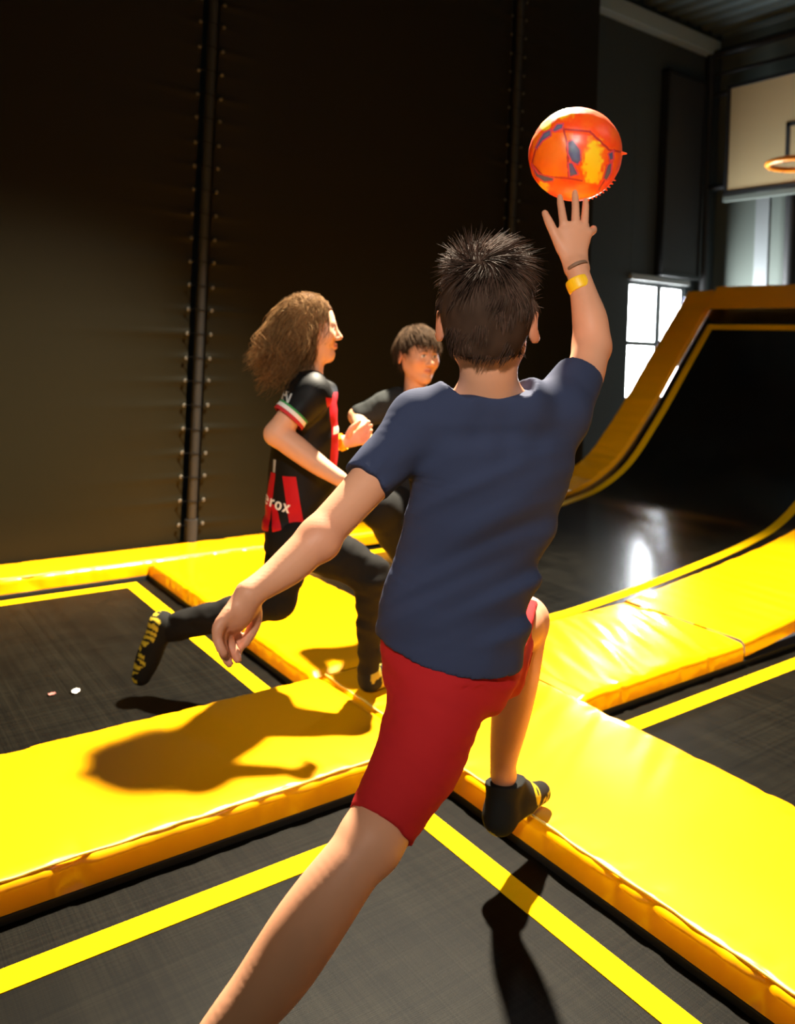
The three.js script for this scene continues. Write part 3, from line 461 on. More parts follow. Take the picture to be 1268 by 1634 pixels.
// ------------------------------------------------------------------ the ball player in the foreground, seen from behind
{
  const root = thing('person', 'boy seen from behind in navy T-shirt and red shorts leaping up to push the ball', 'person', V(0.9, 0, -1.0));
  const head = headFrame(J(777, 521, 1.35), ahead.clone().addScaledVector(right, 0.2).addScaledVector(V(0, 1, 0), 0.06), V(0, 1, 0).addScaledVector(right, -0.02), 0.205);
  const all = [];
  const P = (x, y, d) => { const p = J(x, y, d); all.push(p); return p; };
  const sec = (lx, ly, ld, rx, ry, rd, h) => [P(lx, ly, ld), P(rx, ry, rd), h];
  const shirtSec = [sec(655, 676, 1.335, 905, 668, 1.42, 0.066), sec(652, 722, 1.335, 908, 708, 1.42, 0.082), sec(652, 775, 1.335, 903, 752, 1.42, 0.084), sec(648, 830, 1.34, 884, 826, 1.41, 0.08), sec(632, 884, 1.35, 867, 886, 1.40, 0.077), sec(614, 932, 1.36, 852, 940, 1.39, 0.08), sec(604, 985, 1.37, 838, 1000, 1.385, 0.09), sec(602, 1035, 1.37, 832, 1060, 1.385, 0.1), sec(604, 1085, 1.37, 828, 1110, 1.385, 0.102)];
  const LS = P(668, 676, 1.355), LHEM = P(586, 773, 1.285), LE = P(508, 858, 1.22), LW = P(399, 946, 1.14);
  const RS = P(888, 660, 1.42), RHEM = P(930, 602, 1.51), RE = P(944, 553, 1.575), RW = P(920, 428, 1.63);
  // body: one field from head to toes
  const ops = [];
  const shrink = shirtSec.slice(0, 6).map(([l, r, h]) => { const m = l.clone().lerp(r, 0.5); return [l.clone().lerp(m, 0.1), r.clone().lerp(m, 0.1), h - 0.012]; });
  ops.push(U(loft(shrink), 0.02));
  ops.push(...chain([P(778, 540, 1.345), P(779, 585, 1.345), P(781, 632, 1.36)], [0.05, 0.0475, 0.046], 0.02, 0.03), ...chain([P(728, 655, 1.37), P(780, 632, 1.375), P(834, 655, 1.39)], [0.03, 0.036, 0.03], 0.03));
  ops.push(...chain([LS, LHEM, LE], [0.045, 0.034, 0.03], 0.02), ...chain([LE, P(466, 899, 1.19), P(432, 925, 1.165), LW], [0.03, 0.028, 0.0225, 0.019], 0.012));
  ops.push(U(ball(P(515, 866, 1.212), 0.0255), 0.012));
  ops.push(...chain([RS, RHEM, RE], [0.047, 0.037, 0.0345], 0.02), ...chain([RE, P(941, 512, 1.59), P(931, 470, 1.61), RW], [0.035, 0.034, 0.0265, 0.0215], 0.015));
  // legs
  const LH = P(685, 1085, 1.36), LK = P(592, 1340, 1.17), RH = P(752, 1062, 1.39), RK = P(838, 990, 1.745), RA = P(803, 1235, 1.83);
  ops.push(...chain([LH, P(672, 1195, 1.275), P(631, 1275, 1.215), LK], [0.07, 0.06, 0.05, 0.0455], 0.02), ...chain([LK, P(562, 1378, 1.15), P(524, 1430, 1.135), P(487, 1483, 1.125), P(450, 1538, 1.115), P(408, 1593, 1.1), P(365, 1640, 1.085), P(300, 1726, 1.06)], [0.045, 0.0425, 0.0455, 0.0475, 0.0465, 0.041, 0.034, 0.0285], 0.012));
  ops.push(...chain([RH, RK], [0.05, 0.049], 0.02), ...chain([RK, P(833, 1040, 1.755), P(825, 1090, 1.77), P(813, 1150, 1.79), P(803, 1215, 1.81), RA], [0.047, 0.0445, 0.044, 0.041, 0.0295, 0.03], 0.015));
  ops.push(...chain([P(300, 1726, 1.06), P(286, 1790, 1.03), P(335, 1860, 1.075)], [0.027, 0.03, 0.024], 0.015));
  // head
  ops.push(...headOps(head, 0.22));
  // right hand, spread under the ball
  ops.push(U(loft([sec(902, 432, 1.628, 940, 432, 1.634, 0.016), sec(889, 396, 1.648, 938, 398, 1.654, 0.0155), sec(889, 368, 1.658, 943, 374, 1.664, 0.0145), sec(894, 354, 1.663, 938, 360, 1.668, 0.012)]), 0.012));
  const finger = (pts, r) => ops.push(U(limb(pts, r), 0.005));
  finger([P(899, 356, 1.662), P(896, 336, 1.682), P(894, 323, 1.696), P(893, 314, 1.704)], [0.0088, 0.0078, 0.0074, 0.006]);
  finger([P(918, 354, 1.662), P(918, 331, 1.682), P(917.5, 317, 1.696), P(917, 307, 1.702)], [0.009, 0.008, 0.0076, 0.0062]);
  finger([P(932, 358, 1.668), P(933.5, 339, 1.692), P(934, 328, 1.706), P(934, 320, 1.714)], [0.0085, 0.0076, 0.0072, 0.006]);
  finger([P(939, 372, 1.664), P(946, 368, 1.682), P(946, 365, 1.698), P(942, 371, 1.704)], [0.0085, 0.0076, 0.007, 0.006]);
  finger([P(897, 398, 1.65), P(884, 372, 1.655), P(875, 353, 1.665), P(869, 340, 1.678)], [0.0125, 0.0098, 0.0088, 0.0068]);
  // left hand, hanging loosely behind
  ops.push(U(loft([sec(383, 938, 1.135, 416, 954, 1.145, 0.0155), sec(361, 970, 1.118, 409, 974, 1.15, 0.0165), sec(350, 990, 1.105, 393, 992, 1.148, 0.0145), sec(346, 1003, 1.1, 377, 1001, 1.143, 0.012)]), 0.012));
  finger([P(385, 980, 1.142), P(373, 999, 1.145), P(378, 1017, 1.152), P(381, 1031, 1.148), P(379, 1042, 1.138)], [0.009, 0.0088, 0.0075, 0.0072, 0.006]);
  finger([P(375, 980, 1.128), P(364, 1001, 1.13), P(366, 1024, 1.134), P(373, 1041, 1.128), P(379, 1052, 1.12)], [0.009, 0.009, 0.0078, 0.0074, 0.006]);
  finger([P(366, 980, 1.116), P(355, 1002, 1.115), P(353, 1027, 1.114), P(359, 1046, 1.108), P(366, 1059, 1.104)], [0.009, 0.0087, 0.0076, 0.0072, 0.0058]);
  finger([P(373, 966, 1.126), P(358, 985, 1.109), P(348, 1002, 1.1), P(347, 1019, 1.096), P(352, 1034, 1.09), P(357, 1043, 1.088)], [0.007, 0.0085, 0.0085, 0.007, 0.0066, 0.0054]);
  finger([P(403, 966, 1.15), P(407, 990, 1.162), P(399, 1011, 1.156), P(391, 1026, 1.146)], [0.0125, 0.0098, 0.0085, 0.0065]);
  const base = [0.6, 0.285, 0.17], fc = faceColor(head, base, [0.03, 0.018, 0.012]);
  const bodyColor = (x, y, z) => { const c = fc(x, y, z); const n = 0.05 * noise3(x * 30, y * 30, z * 30) + 0.05 * noise3(x * 9, y * 9, z * 9); const red = Math.exp(-(((Math.hypot(x - LE.x, y - LE.y, z - LE.z)) / 0.035) ** 2)) + 0.5 * Math.exp(-(((Math.hypot(x - RE.x, y - RE.y, z - RE.z)) / 0.035) ** 2)) + 0.7 * Math.exp(-((Math.hypot(x - J(365, 1040, 1.11).x, y - J(365, 1040, 1.11).y, z - J(365, 1040, 1.11).z) / 0.05) ** 2)); return [c[0] * (1 + n), c[1] * (1 + n) * (1 - 0.2 * Math.min(1, red)), c[2] * (1 + n) * (1 - 0.2 * Math.min(1, red))]; };
  const [lo, hi] = boundsOf([...all, head.at(0, 0.6, 0), head.at(0, 0, 0.6), head.at(0.5, 0, 0), head.at(-0.5, 0, 0)], 0.07);
  part('body', skinMesh(ops, lo, hi, 0.0038, { color: bodyColor }), skinMat, root);
  // T-shirt
  const S = [U(loft(shirtSec), 0.03)];
  S.push(...chain([P(736, 654, 1.355), LS], [0.05, 0.052], 0.03), ...chain([P(828, 654, 1.375), RS], [0.05, 0.054], 0.03));
  S.push(U(capped(limb([LS, P(622, 728, 1.315), LHEM.clone().lerp(LE, 0.3)], [0.053, 0.0435, 0.0395]), half(LHEM, LE.clone().sub(LHEM))), 0.02), U(capped(limb([RS, RHEM.clone().lerp(RE, 0.3)], [0.055, 0.042]), half(RHEM, RE.clone().sub(RHEM).addScaledVector(ahead, -0.02))), 0.02));
  S.push(U(cone(P(738, 652, 1.352), P(828, 652, 1.37), 0.055, 0.055), 0.02));
  S.push(SUB(capped(cone(P(782, 633, 1.36), P(779, 545, 1.345), 0.068, 0.1), half(P(783, 626, 1.36), V(0, -1, 0).addScaledVector(right, 0.05).addScaledVector(ahead, 0.1))), 0.005));
  S.push(CUT(plane3(J(600, 1008, 1.37), J(824, 1056, 1.38), J(735, 1078, 1.285), J(720, 800, 1.37)), 0.003));
  const navy = cloth([0.031, 0.039, 0.08]);
  const fold = (x, y, z) => {
    const p = V(x, y - EYE, z), a = p.dot(right), b = p.dot(upAxis), c = p.dot(ahead); const px = CX + a / c * FOCAL, py = CY - b / c * FOCAL;   // the T-shirt's own back, laid out in its height and width
    const low = smooth(690, 800, py) * (1 - smooth(1010, 1060, py));
    const q = (py + 0.45 * (px - 740)) / 34, w = noise3(q, (px - 0.3 * py) / 170, 3), w2 = noise3(q * 1.7, px / 160, 8);
    const ridge = 0.0095 * w * low * (0.4 + 0.8 * smooth(700, 860, px)) + 0.0022 * w2 * low;
    const arm = 0.0028 * noise3((px + py) / 22, (px - py) / 90, 5) * (1 - smooth(600, 660, px)); const top = 0.0022 * noise3(px / 26, py / 80, 6) * (1 - low);
    const soft = 0.0025 * noise3(x * 16, y * 12, z * 16); return ridge + arm + top + soft;
  };
  const shirt = part('t_shirt', skinMesh(S, lo, hi, 0.0038, { disp: fold }), navy, root, 'navy blue T-shirt');
  // shorts
  const T = [U(loft([sec(609, 985, 1.37, 815, 1005, 1.385, 0.076), sec(610, 1040, 1.37, 812, 1050, 1.385, 0.086), sec(630, 1090, 1.36, 803, 1095, 1.385, 0.086), sec(640, 1125, 1.34, 790, 1125, 1.37, 0.07)]), 0.02)];
  const HL = J(600, 1318, 1.185), HR = J(838, 1018, 1.66), cutL = half(HL, J(560, 1400, 1.14).sub(HL)), cutR = plane3(J(861, 955, 1.74), J(829, 1098, 1.62), J(847, 1010, 1.61), J(780, 1050, 1.45));
  T.push(U(capped(limb([P(700, 1090, 1.36), P(672, 1195, 1.27), P(630, 1275, 1.21), P(588, 1350, 1.165)], [0.083, 0.069, 0.058, 0.051]), cutL), 0.03));
  T.push(U(capped(limb([P(757, 1062, 1.39), P(805, 1028, 1.55), P(838, 1002, 1.73), P(850, 996, 1.8)], [0.07, 0.065, 0.061, 0.06]), cutR), 0.03), U(capped(cone(P(796, 1070, 1.5), P(836, 1044, 1.7), 0.05, 0.056), cutR), 0.03));
  T.push(SUB(cone(HR.clone().lerp(RH, 0.1), RK.clone().lerp(RH, -0.3), 0.048, 0.0515), 0.002));
  const red = cloth([0.4, 0.014, 0.016], { sheen: 0.2 });
  const foldT = (x, y, z) => { const p = V(x, y - EYE, z), a = p.dot(right), b = p.dot(upAxis); const q = (b * 0.9 + a * 0.35) * 46; return 0.0026 * noise3(q, a * 5, 2) + 0.0014 * noise3(q * 2.2, a * 9, 4) + 0.002 * noise3(x * 18, y * 14, z * 18); };
  part('shorts', skinMesh(T, lo, hi, 0.0042, { disp: foldT }), red, root, 'red knee-length shorts');
  // black grip socks
  const sockCol = (c0, flat) => (x, y, z) => { const d = Math.hypot(x - c0.x, y - c0.y, z - c0.z), ring = Math.abs(d - 0.021) < 0.0055 || (d < 0.011 && d > 0.005); const dots = flat && y < flat && (noise3(x * 60, y * 60, z * 60) > 0.15); return ring ? [0.5, 0.4, 0.01] : dots ? [0.35, 0.3, 0.03] : [0.009, 0.009, 0.008]; };
  const sockMat = phys({ color: lin(1, 1, 1), vertexColors: true, roughness: 0.9, bumpMap: knit, bumpScale: 0.0004, specularIntensity: 0.3 });
  const hw = P(797, 1303, 1.812), bl = P(842, 1272, 1.925), te = P(862, 1264, 1.978);
  const K = [...chain([P(805, 1225, 1.815), RA, hw], [0.033, 0.035, 0.0345], 0.015), ...chain([hw, P(822, 1283, 1.87), bl, te], [0.034, 0.0335, 0.0315, 0.025], 0.02), U(cone(RA, P(832, 1268, 1.9), 0.034, 0.03), 0.03), CUT(plane3(J(780, 1247, 1.83), J(829, 1247, 1.84), J(806, 1258, 1.79), hw))];
  const emb = J(850, 1266, 1.902);
  part('sock', skinMesh(K, ...boundsOf([RA, hw, te], 0.07), 0.0032, { color: sockCol(emb, hw.y - 0.021) }), sockMat, root, 'black grip sock with yellow ring print');
  const a2 = P(297, 1735, 1.055), h2 = P(286, 1790, 1.03), b2 = P(335, 1862, 1.075), t2 = P(362, 1885, 1.1);
  part('sock', skinMesh([...chain([a2, h2], [0.032, 0.034], 0.015), ...chain([h2, b2, t2], [0.033, 0.031, 0.024], 0.015)], ...boundsOf([a2, h2, t2], 0.07), 0.0045, { color: sockCol(V(9, 9, 9), 0) }), sockMat, root);
  // wristbands on the raised arm
  const along = J(941, 512, 1.59).sub(RW).normalize(), bandAt = (px, py, d, r, w, mat, name, tilt) => {
    const o = J(px, py, d), ax = along.clone().addScaledVector(right, tilt).normalize(), prof = [];
    for (let i = 0; i <= 12; i++) { const t = i / 12 * 2 - 1; prof.push(new THREE.Vector2(r + 0.0022 + 0.0012 * Math.sqrt(Math.max(0, 1 - t * t)), t * w)); } for (let i = 0; i <= 2; i++) prof.push(new THREE.Vector2(r, w * (1 - i)));
    const g = new THREE.LatheGeometry(prof, 40); g.scale(1, 1, 0.86); g.applyQuaternion(new THREE.Quaternion().setFromUnitVectors(V(0, 1, 0), ax)); g.translate(o.x, o.y, o.z); return part(name, g, mat, root);
  };
  bandAt(925, 456, 1.618, 0.0262, 0.0125, std({ color: lin(0.86, 0.5, 0.004), roughness: 0.45 }), 'wristband', 0.18).userData.label = 'yellow paper wristband';
  bandAt(920.5, 427, 1.63, 0.0232, 0.0035, std({ color: lin(0.18, 0.1, 0.06), roughness: 0.7 }), 'bracelet', 0.25).userData.label = 'thin brown bracelet';
  // hair: a close cap and short strands growing from the whorl
  const hair = (f) => { const P2 = f.at, H = f.H; const line = (x, y, z) => { const [a, b, c] = f.to(x, y, z), A = Math.abs(a); const h = c < -0.12 ? lerp(-0.235, -0.2, smooth(0.1, 0.25, A)) : c < 0.06 ? lerp(-0.2, 0.06, smooth(-0.12, 0.0, c)) : lerp(0.06, 0.3, smooth(0.06, 0.26, c)); return (h - b) * H * 0.8; }; return [U(ellipsoid(P2(0, 0.15, -0.05), 0.372 * H, 0.47 * H, 0.455 * H, f.X, f.Y, f.Z)), U(ellipsoid(P2(0, -0.08, -0.22), 0.27 * H, 0.24 * H, 0.2 * H, f.X, f.Y, f.Z), 0.02), CUT(line, 0.004)]; };
  const capOps = hair(head), [h0, h1] = boundsOf([-0.5, 0.5].flatMap((a) => [-0.4, 0.8].flatMap((b) => [-0.6, 0.55].map((e) => head.at(a, b, e)))), 0.01);
  const cap = skinMesh(capOps, h0, h1, 0.004, { color: (x, y, z) => { const n = 1 + 0.25 * noise3(x * 90, y * 60, z * 90); return [0.045 * n, 0.026 * n, 0.018 * n]; } });
  const hairPart = part('hair', cap.clone(), hairMat, root, 'short dark brown hair');
  const cp = cap.attributes.position, cn = cap.attributes.normal, list = [], whorl = head.at(0.04, 0.52, -0.33);
  for (let i = 0; i < 11000; i++) {
    const q = Math.floor(rnd() * cp.count), p = V(cp.getX(q), cp.getY(q), cp.getZ(q)), n = V(cn.getX(q), cn.getY(q), cn.getZ(q)), [a, b, c] = head.to(p.x, p.y, p.z);
    if (n.dot(head.Y) < -0.75 || (Math.abs(a) > 0.27 && b < 0.16 && b > -0.22 && c > -0.2)) continue;
    const away = p.clone().sub(whorl); const swirl = away.clone().cross(n).normalize(); away.addScaledVector(n, -away.dot(n)).normalize();
    const top = smooth(0.3, 0.6, b), down = 1 - smooth(-0.1, 0.35, b);
    const clump = V(noise3(a * 9, b * 9, c * 9 + 3), noise3(a * 9 + 7, b * 9, c * 9), noise3(a * 9, b * 9 + 5, c * 9));
    const dir = away.clone().multiplyScalar(1 - 0.3 * top).addScaledVector(swirl, 0.35 + 0.2 * rnd()).addScaledVector(n, 0.14 + 0.42 * top * rr(0.3, 1.2)).addScaledVector(V(0, -1, 0), 0.5 * down).addScaledVector(clump, 0.6).normalize();
    const L = (0.06 + 0.07 * top * rr(0.5, 1.3) + 0.03 * (1 - down)) * 0.205 * rr(0.7, 1.3) * 1.5, pts = []; let d = dir.clone(), at = p.clone().addScaledVector(n, -0.002);
    for (let k = 0; k < 5; k++) { pts.push(at.clone()); at = at.clone().addScaledVector(d, L / 4); d.addScaledVector(n, -0.16 * (1 - top)).addScaledVector(V(0, -1, 0), 0.06).normalize(); }
    const t = rr(0.6, 1.7) * (1 + 0.6 * clump.x), red = rr(0.9, 1.15); list.push({ pts, r: 0.00075, c: [0.062 * t * red, 0.037 * t, 0.027 * t] });
  }
  part('strand', strands(list), hairMat, hairPart).userData.kind = 'stuff';
}
// ------------------------------------------------------------------ the ball
{
  const c = J(917, 247, 1.785), R = 0.1005, t = thing('ball', 'orange play ball with yellow and slate patches above the raised hand', 'ball', c);
  // print: worked out on the ball's own face, flattened round the point that faces the thrower
  const Zb = V(0, EYE, 0).sub(c).normalize(), Xb = right.clone().addScaledVector(Zb, -right.dot(Zb)).normalize(), Yb = Zb.clone().cross(Xb);
  const poly = (q, u, v) => { let inside = false; for (let i = 0, j = q.length - 1; i < q.length; j = i++) { const [a, b] = q[i], [e, f] = q[j]; if ((b > v) !== (f > v) && u < (e - a) * (v - b) / (f - b) + a) inside = !inside; } return inside; };
  const near = (q, u, v) => { let m = 9; for (let i = 0, j = q.length - 1; i < q.length; j = i++) { const [a, b] = q[i], [e, f] = q[j], L = (e - a) ** 2 + (f - b) ** 2, s = clamp(((u - a) * (e - a) + (v - b) * (f - b)) / L, 0, 1); m = Math.min(m, Math.hypot(u - a - s * (e - a), v - b - s * (f - b))); } return m; };
  const px = (l) => l.map(([x, y]) => [(x - 495) / 378, -(y - 438) / 378]);
  const slate = [px([[175, 385], [240, 265], [300, 240], [305, 290], [240, 330], [190, 395]]), px([[310, 250], [345, 200], [395, 195], [390, 235], [330, 262]]), px([[435, 340], [475, 320], [535, 400], [545, 480], [520, 515], [470, 490], [440, 430]]), px([[445, 500], [480, 500], [530, 590], [460, 612]]), px([[145, 510], [210, 590], [340, 620], [330, 645], [260, 655], [190, 610]]), px([[750, 430], [795, 405], [800, 470], [770, 490]]), px([[750, 520], [790, 490], [785, 580], [755, 645], [725, 620]])];
  const sun = [[640, 470, 90, 150], [640, 600, 75, 70], [390, 110, 90, 55], [260, 200, 45, 70], [245, 700, 60, 65]].map(([x, y, a, b]) => [(x - 495) / 378, -(y - 438) / 378, a / 378, b / 378]);
  const seams = [px([[385, 200], [430, 350], [455, 610]]), px([[150, 510], [250, 610], [430, 620], [560, 640]]), px([[400, 240], [600, 260], [760, 400], [880, 420]]), px([[175, 400], [150, 510]]), px([[800, 400], [740, 640], [700, 720]])];
  const seamDist = (u, v) => { let m = 9; for (const l of seams) for (let i = 1; i < l.length; i++) { const [a, b] = l[i - 1], [e, f] = l[i], L = (e - a) ** 2 + (f - b) ** 2, s = clamp(((u - a) * (e - a) + (v - b) * (f - b)) / L, 0, 1); m = Math.min(m, Math.hypot(u - a - s * (e - a), v - b - s * (f - b))); } return m; };
  const W = 1024, Hh = 512;
  const tex = texture(W, Hh, (x, y) => {
    const lon = (x + 0.5) / W * 2 * Math.PI - Math.PI, lat = (y + 0.5) / Hh * Math.PI - Math.PI / 2; const u0 = Math.cos(lat) * Math.sin(lon), v = Math.sin(lat), w = Math.cos(lat) * Math.cos(lon), u = w >= 0 ? u0 : -u0 * 0.96;
    const n = noise3(u * 5, v * 5, 2), n2 = noise3(u * 16, v * 16, 4); let col = [255, 84 + 14 * n + 8 * n2, 10];
    if (u < -0.05 && v < 0.45 && v > -0.45 && u > -0.9) col = [255, 112 + 10 * n, 14];
    for (const [a, b, e, f] of sun) { const d = Math.hypot((u - a) / e, (v - b) / f) + 0.25 * n2 + 0.2 * n; const s = 1 - smooth(0.6, 1.15, d); col = [255, lerp(col[1], 205, s), lerp(col[2], 20, s)]; }
    const sd = seamDist(u + 0.01 * n2, v); if (sd < 0.02) col = [190, 48, 40];
    for (const q of slate) { const e = near(q, u, v), i = poly(q, u, v); if (i) { const g = smooth(0.01, 0.1, e), m = 0.5 + 0.5 * noise3(u * 9, v * 9, 6); col = [92 + 20 * m, 88 + 50 * m * g, 118 + 25 * g]; } if (e < 0.016) col = [225, 70, 82]; }
    return col;
  }, true);
  const g = new THREE.SphereGeometry(R, 96, 64), p = g.attributes.position, uv = g.attributes.uv, q = V();
  for (let i = 0; i < p.count; i++) {
    q.set(p.getX(i), p.getY(i), p.getZ(i)).normalize(); const lat = Math.asin(clamp(q.y, -1, 1)), lon = Math.atan2(q.x, q.z);
    const flatten = Math.max(0, 0.5 + 0.5 * noise3(q.x * 2.6 + 4, q.y * 2.6, q.z * 2.6)), sd = seamDist(q.z > 0 ? q.x : -q.x * 0.96, q.y);
    const k = R * (1 - 0.022 * flatten * flatten + 0.006 * noise3(q.x * 9, q.y * 9, q.z * 9) - 0.012 * Math.exp(-((sd / 0.035) ** 2)));
    const o = c.clone().addScaledVector(Xb, q.x * k).addScaledVector(Yb, q.y * k).addScaledVector(Zb, q.z * k); p.setXYZ(i, o.x, o.y, o.z);
    let U0 = (lon + Math.PI) / (2 * Math.PI); const ix = i % 97; if (ix === 0 || ix === 96) { /* both edges of the sphere's own seam keep their own side */ }
    uv.setXY(i, U0, (lat + Math.PI / 2) / Math.PI);
  }
  // three's sphere starts at x = -1; cut faces that wrap round the back of the print
  const id = g.index.array; const keepUv = uv; for (let i = 0; i < id.length; i += 3) { const us = [0, 1, 2].map((k) => keepUv.getX(id[i + k])); if (Math.max(...us) - Math.min(...us) > 0.5) for (let k = 0; k < 3; k++) if (us[k] < 0.5) keepUv.setX(id[i + k], us[k] + 1); }
  g.computeVertexNormals(); part('shell', g, phys({ map: tex, roughness: 0.42, clearcoat: 0.3, clearcoatRoughness: 0.3 }), t);
  const tip = c.clone().addScaledVector(Xb, R * 0.97).addScaledVector(Yb, 0.004).addScaledVector(Zb, 0.02); part('loose_lining', merge([rodAt(tip.clone().addScaledVector(Xb, -0.006), tip.clone().addScaledVector(Xb, 0.011).addScaledVector(Yb, -0.002), 0.006, 8, 0.0012), ...Array.from({ length: 9 }, (_, i) => { const a = -0.55 - i * 0.085, b = c.clone().addScaledVector(Xb, Math.cos(a) * R * 0.985).addScaledVector(Yb, Math.sin(a) * R * 0.985), e = b.clone().addScaledVector(Xb, Math.cos(a) * 0.006).addScaledVector(Yb, Math.sin(a) * 0.006); return rodAt(b.clone().addScaledVector(Xb, -Math.cos(a) * 0.004), e, 0.004, 6, 0.001); })]), std({ color: lin(0.85, 0.08, 0.01), roughness: 0.5 }), t, 'frayed orange seam');
}
// ------------------------------------------------------------------ the long-haired runner behind, in profile
{
  const root = thing('person', 'long-haired child running to the right in black and red striped jersey and black trousers', 'person', V(1.45, 0.086, -2.2));
  const fwd = right.clone().addScaledVector(ahead, 0.1).normalize();
  const head = headFrame(J(493, 529, 2.6), fwd.clone().addScaledVector(V(0, 1, 0), 0.03), V(0, 1, 0).addScaledVector(right, 0.03), 0.212);
  const all = [], P = (x, y, d) => { const p = J(x, y, d); all.push(p); return p; }, sec = (lx, ly, rx, ry, d, h) => [P(lx, ly, d), P(rx, ry, d), h];
  const trunk = [sec(456, 618, 524, 612, 2.6, 0.1), sec(444, 650, 536, 638, 2.6, 0.135), sec(437, 700, 540, 690, 2.6, 0.125), sec(430, 750, 538, 745, 2.6, 0.115), sec(424, 800, 534, 800, 2.6, 0.118), sec(420, 850, 530, 850, 2.6, 0.125)];
  const NS = P(497, 628, 2.475), NH = P(463, 664, 2.44), NE = P(441, 692, 2.43), NW = P(540, 763, 2.4), FS = P(508, 632, 2.725), FE = P(497, 716, 2.8), FW = P(545, 706, 2.72);
  const ops = [U(loft(trunk.map(([l, r, h]) => { const m = l.clone().lerp(r, 0.5); return [l.clone().lerp(m, 0.13), r.clone().lerp(m, 0.13), h - 0.014]; })), 0.02)];
  ops.push(U(limb([P(497, 562, 2.6), P(493, 588, 2.6), P(489, 622, 2.6)], [0.046, 0.045, 0.055]), 0.025));
  ops.push(U(limb([NS, NH, NE], [0.045, 0.038, 0.036]), 0.015), U(limb([NE, P(474, 716, 2.42), P(508, 742, 2.41), NW], [0.036, 0.036, 0.03, 0.0235]), 0.012));
  ops.push(U(limb([FS, FE], [0.045, 0.034]), 0.015), U(limb([FE, FW], [0.034, 0.023]), 0.01));
  const HN = P(470, 855, 2.54), HF = P(462, 855, 2.68), KN = P(594, 918, 2.5), KF = P(444, 957, 2.64), AN = P(589, 1072, 2.585), AF = P(268, 1004, 2.7);
  ops.push(U(limb([HN, KN], [0.06, 0.042]), 0.01), U(limb([KN, P(592, 965, 2.52), P(589, 1020, 2.56), AN], [0.04, 0.036, 0.027, 0.025]), 0.008), U(limb([HF, KF], [0.06, 0.043]), 0.01), U(limb([KF, P(390, 972, 2.65), P(330, 986, 2.67), AF], [0.042, 0.04, 0.034, 0.027]), 0.008));
  ops.push(...headOps(head));
  // far hand, open, with its thumb up; near hand half closed
  ops.push(U(loft([sec(546, 698, 546, 716, 2.72, 0.015), sec(560, 690, 562, 714, 2.71, 0.015), sec(571, 687, 572, 710, 2.705, 0.013)]), 0.01));
  const finger = (pts, r) => ops.push(U(limb(pts, r), 0.005));
  finger([P(570, 689, 2.705), P(579, 682, 2.7), P(585, 677, 2.7), P(588, 673, 2.7)], [0.0085, 0.0078, 0.0072, 0.006]);
  finger([P(571, 694, 2.705), P(582, 689, 2.7), P(589, 684, 2.695), P(592, 679, 2.69)], [0.009, 0.008, 0.0075, 0.006]);
  finger([P(572, 700, 2.705), P(582, 697, 2.695), P(589, 692, 2.685), P(592, 687, 2.68)], [0.0085, 0.0078, 0.0072, 0.006]);
  finger([P(572, 707, 2.705), P(581, 705, 2.695), P(587, 701, 2.685), P(589, 696, 2.68)], [0.008, 0.007, 0.0066, 0.0055]);
  finger([P(556, 694, 2.7), P(562, 683, 2.69), P(569, 677, 2.685), P(574, 672, 2.685)], [0.0115, 0.0095, 0.0085, 0.0065]);
  ops.push(U(loft([sec(537, 772, 550, 758, 2.4, 0.014), sec(551, 784, 566, 768, 2.395, 0.015), sec(560, 790, 574, 776, 2.39, 0.012)]), 0.01));
  for (const [i, [x, y]] of [[0, [574, 778]], [1, [571, 782]], [2, [567, 787]], [3, [562, 790]]]) finger([P(x, y, 2.392 + 0.004 * i), P(x + 8, y + 9, 2.40), P(x + 4, y + 15, 2.41), P(x - 3, y + 14, 2.415)], [0.0085, 0.0076, 0.007, 0.006]);
  finger([P(556, 770, 2.385), P(568, 772, 2.375), P(577, 781, 2.375), P(580, 790, 2.38)], [0.0115, 0.0095, 0.0085, 0.0065]);
  const base = [0.64, 0.34, 0.215]; const [lo, hi] = boundsOf([...all, ...[-0.5, 0.5].flatMap((a) => [-0.5, 0.6].flatMap((b) => [-0.55, 0.6].map((e) => head.at(a, b, e))))], 0.09);
  part('body', skinMesh(ops, lo, hi, 0.0042, { color: faceColor(head, base, [0.1, 0.05, 0.02]) }), skinMat, root);
  // jersey with its print laid out on the garment's side
  const O = J(410, 870, 2.6), flat = (x, y, z) => [(x - O.x) * right.x + (y - O.y) * right.y + (z - O.z) * right.z, (x - O.x) * upAxis.x + (y - O.y) * upAxis.y + (z - O.z) * upAxis.z];
  const SX = 0.31, SY = 0.56, cv = document.createElement('canvas'); cv.width = 620; cv.height = 1120; const g = cv.getContext('2d'), toC = ([x, y]) => [(x - 410) / 502 / SX * 620, 1120 + (y - 870) / 502 / SY * 1120];
  g.fillStyle = '#0b0b0c'; g.fillRect(0, 0, 620, 1120); const fillPoly = (l, c) => { g.fillStyle = c; g.beginPath(); l.forEach((p, i) => { const q = toC(p); i ? g.lineTo(...q) : g.moveTo(...q); }); g.closePath(); g.fill(); };
  for (const l of [[[436, 749], [445, 749], [434, 850], [416, 850]], [[439, 796], [448, 796], [463, 850], [444, 850]], [[457, 751], [479, 751], [496, 850], [474, 850]], [[527, 628], [545, 632], [548, 690], [542, 750], [528, 750], [532, 690]]]) fillPoly(l, '#b5101c');
  fillPoly([[534, 678], [541, 678], [541, 690], [534, 690]], '#d8d0c0'); fillPoly([[441, 728], [446, 728], [444, 748], [440, 748]], '#a9a9a4');
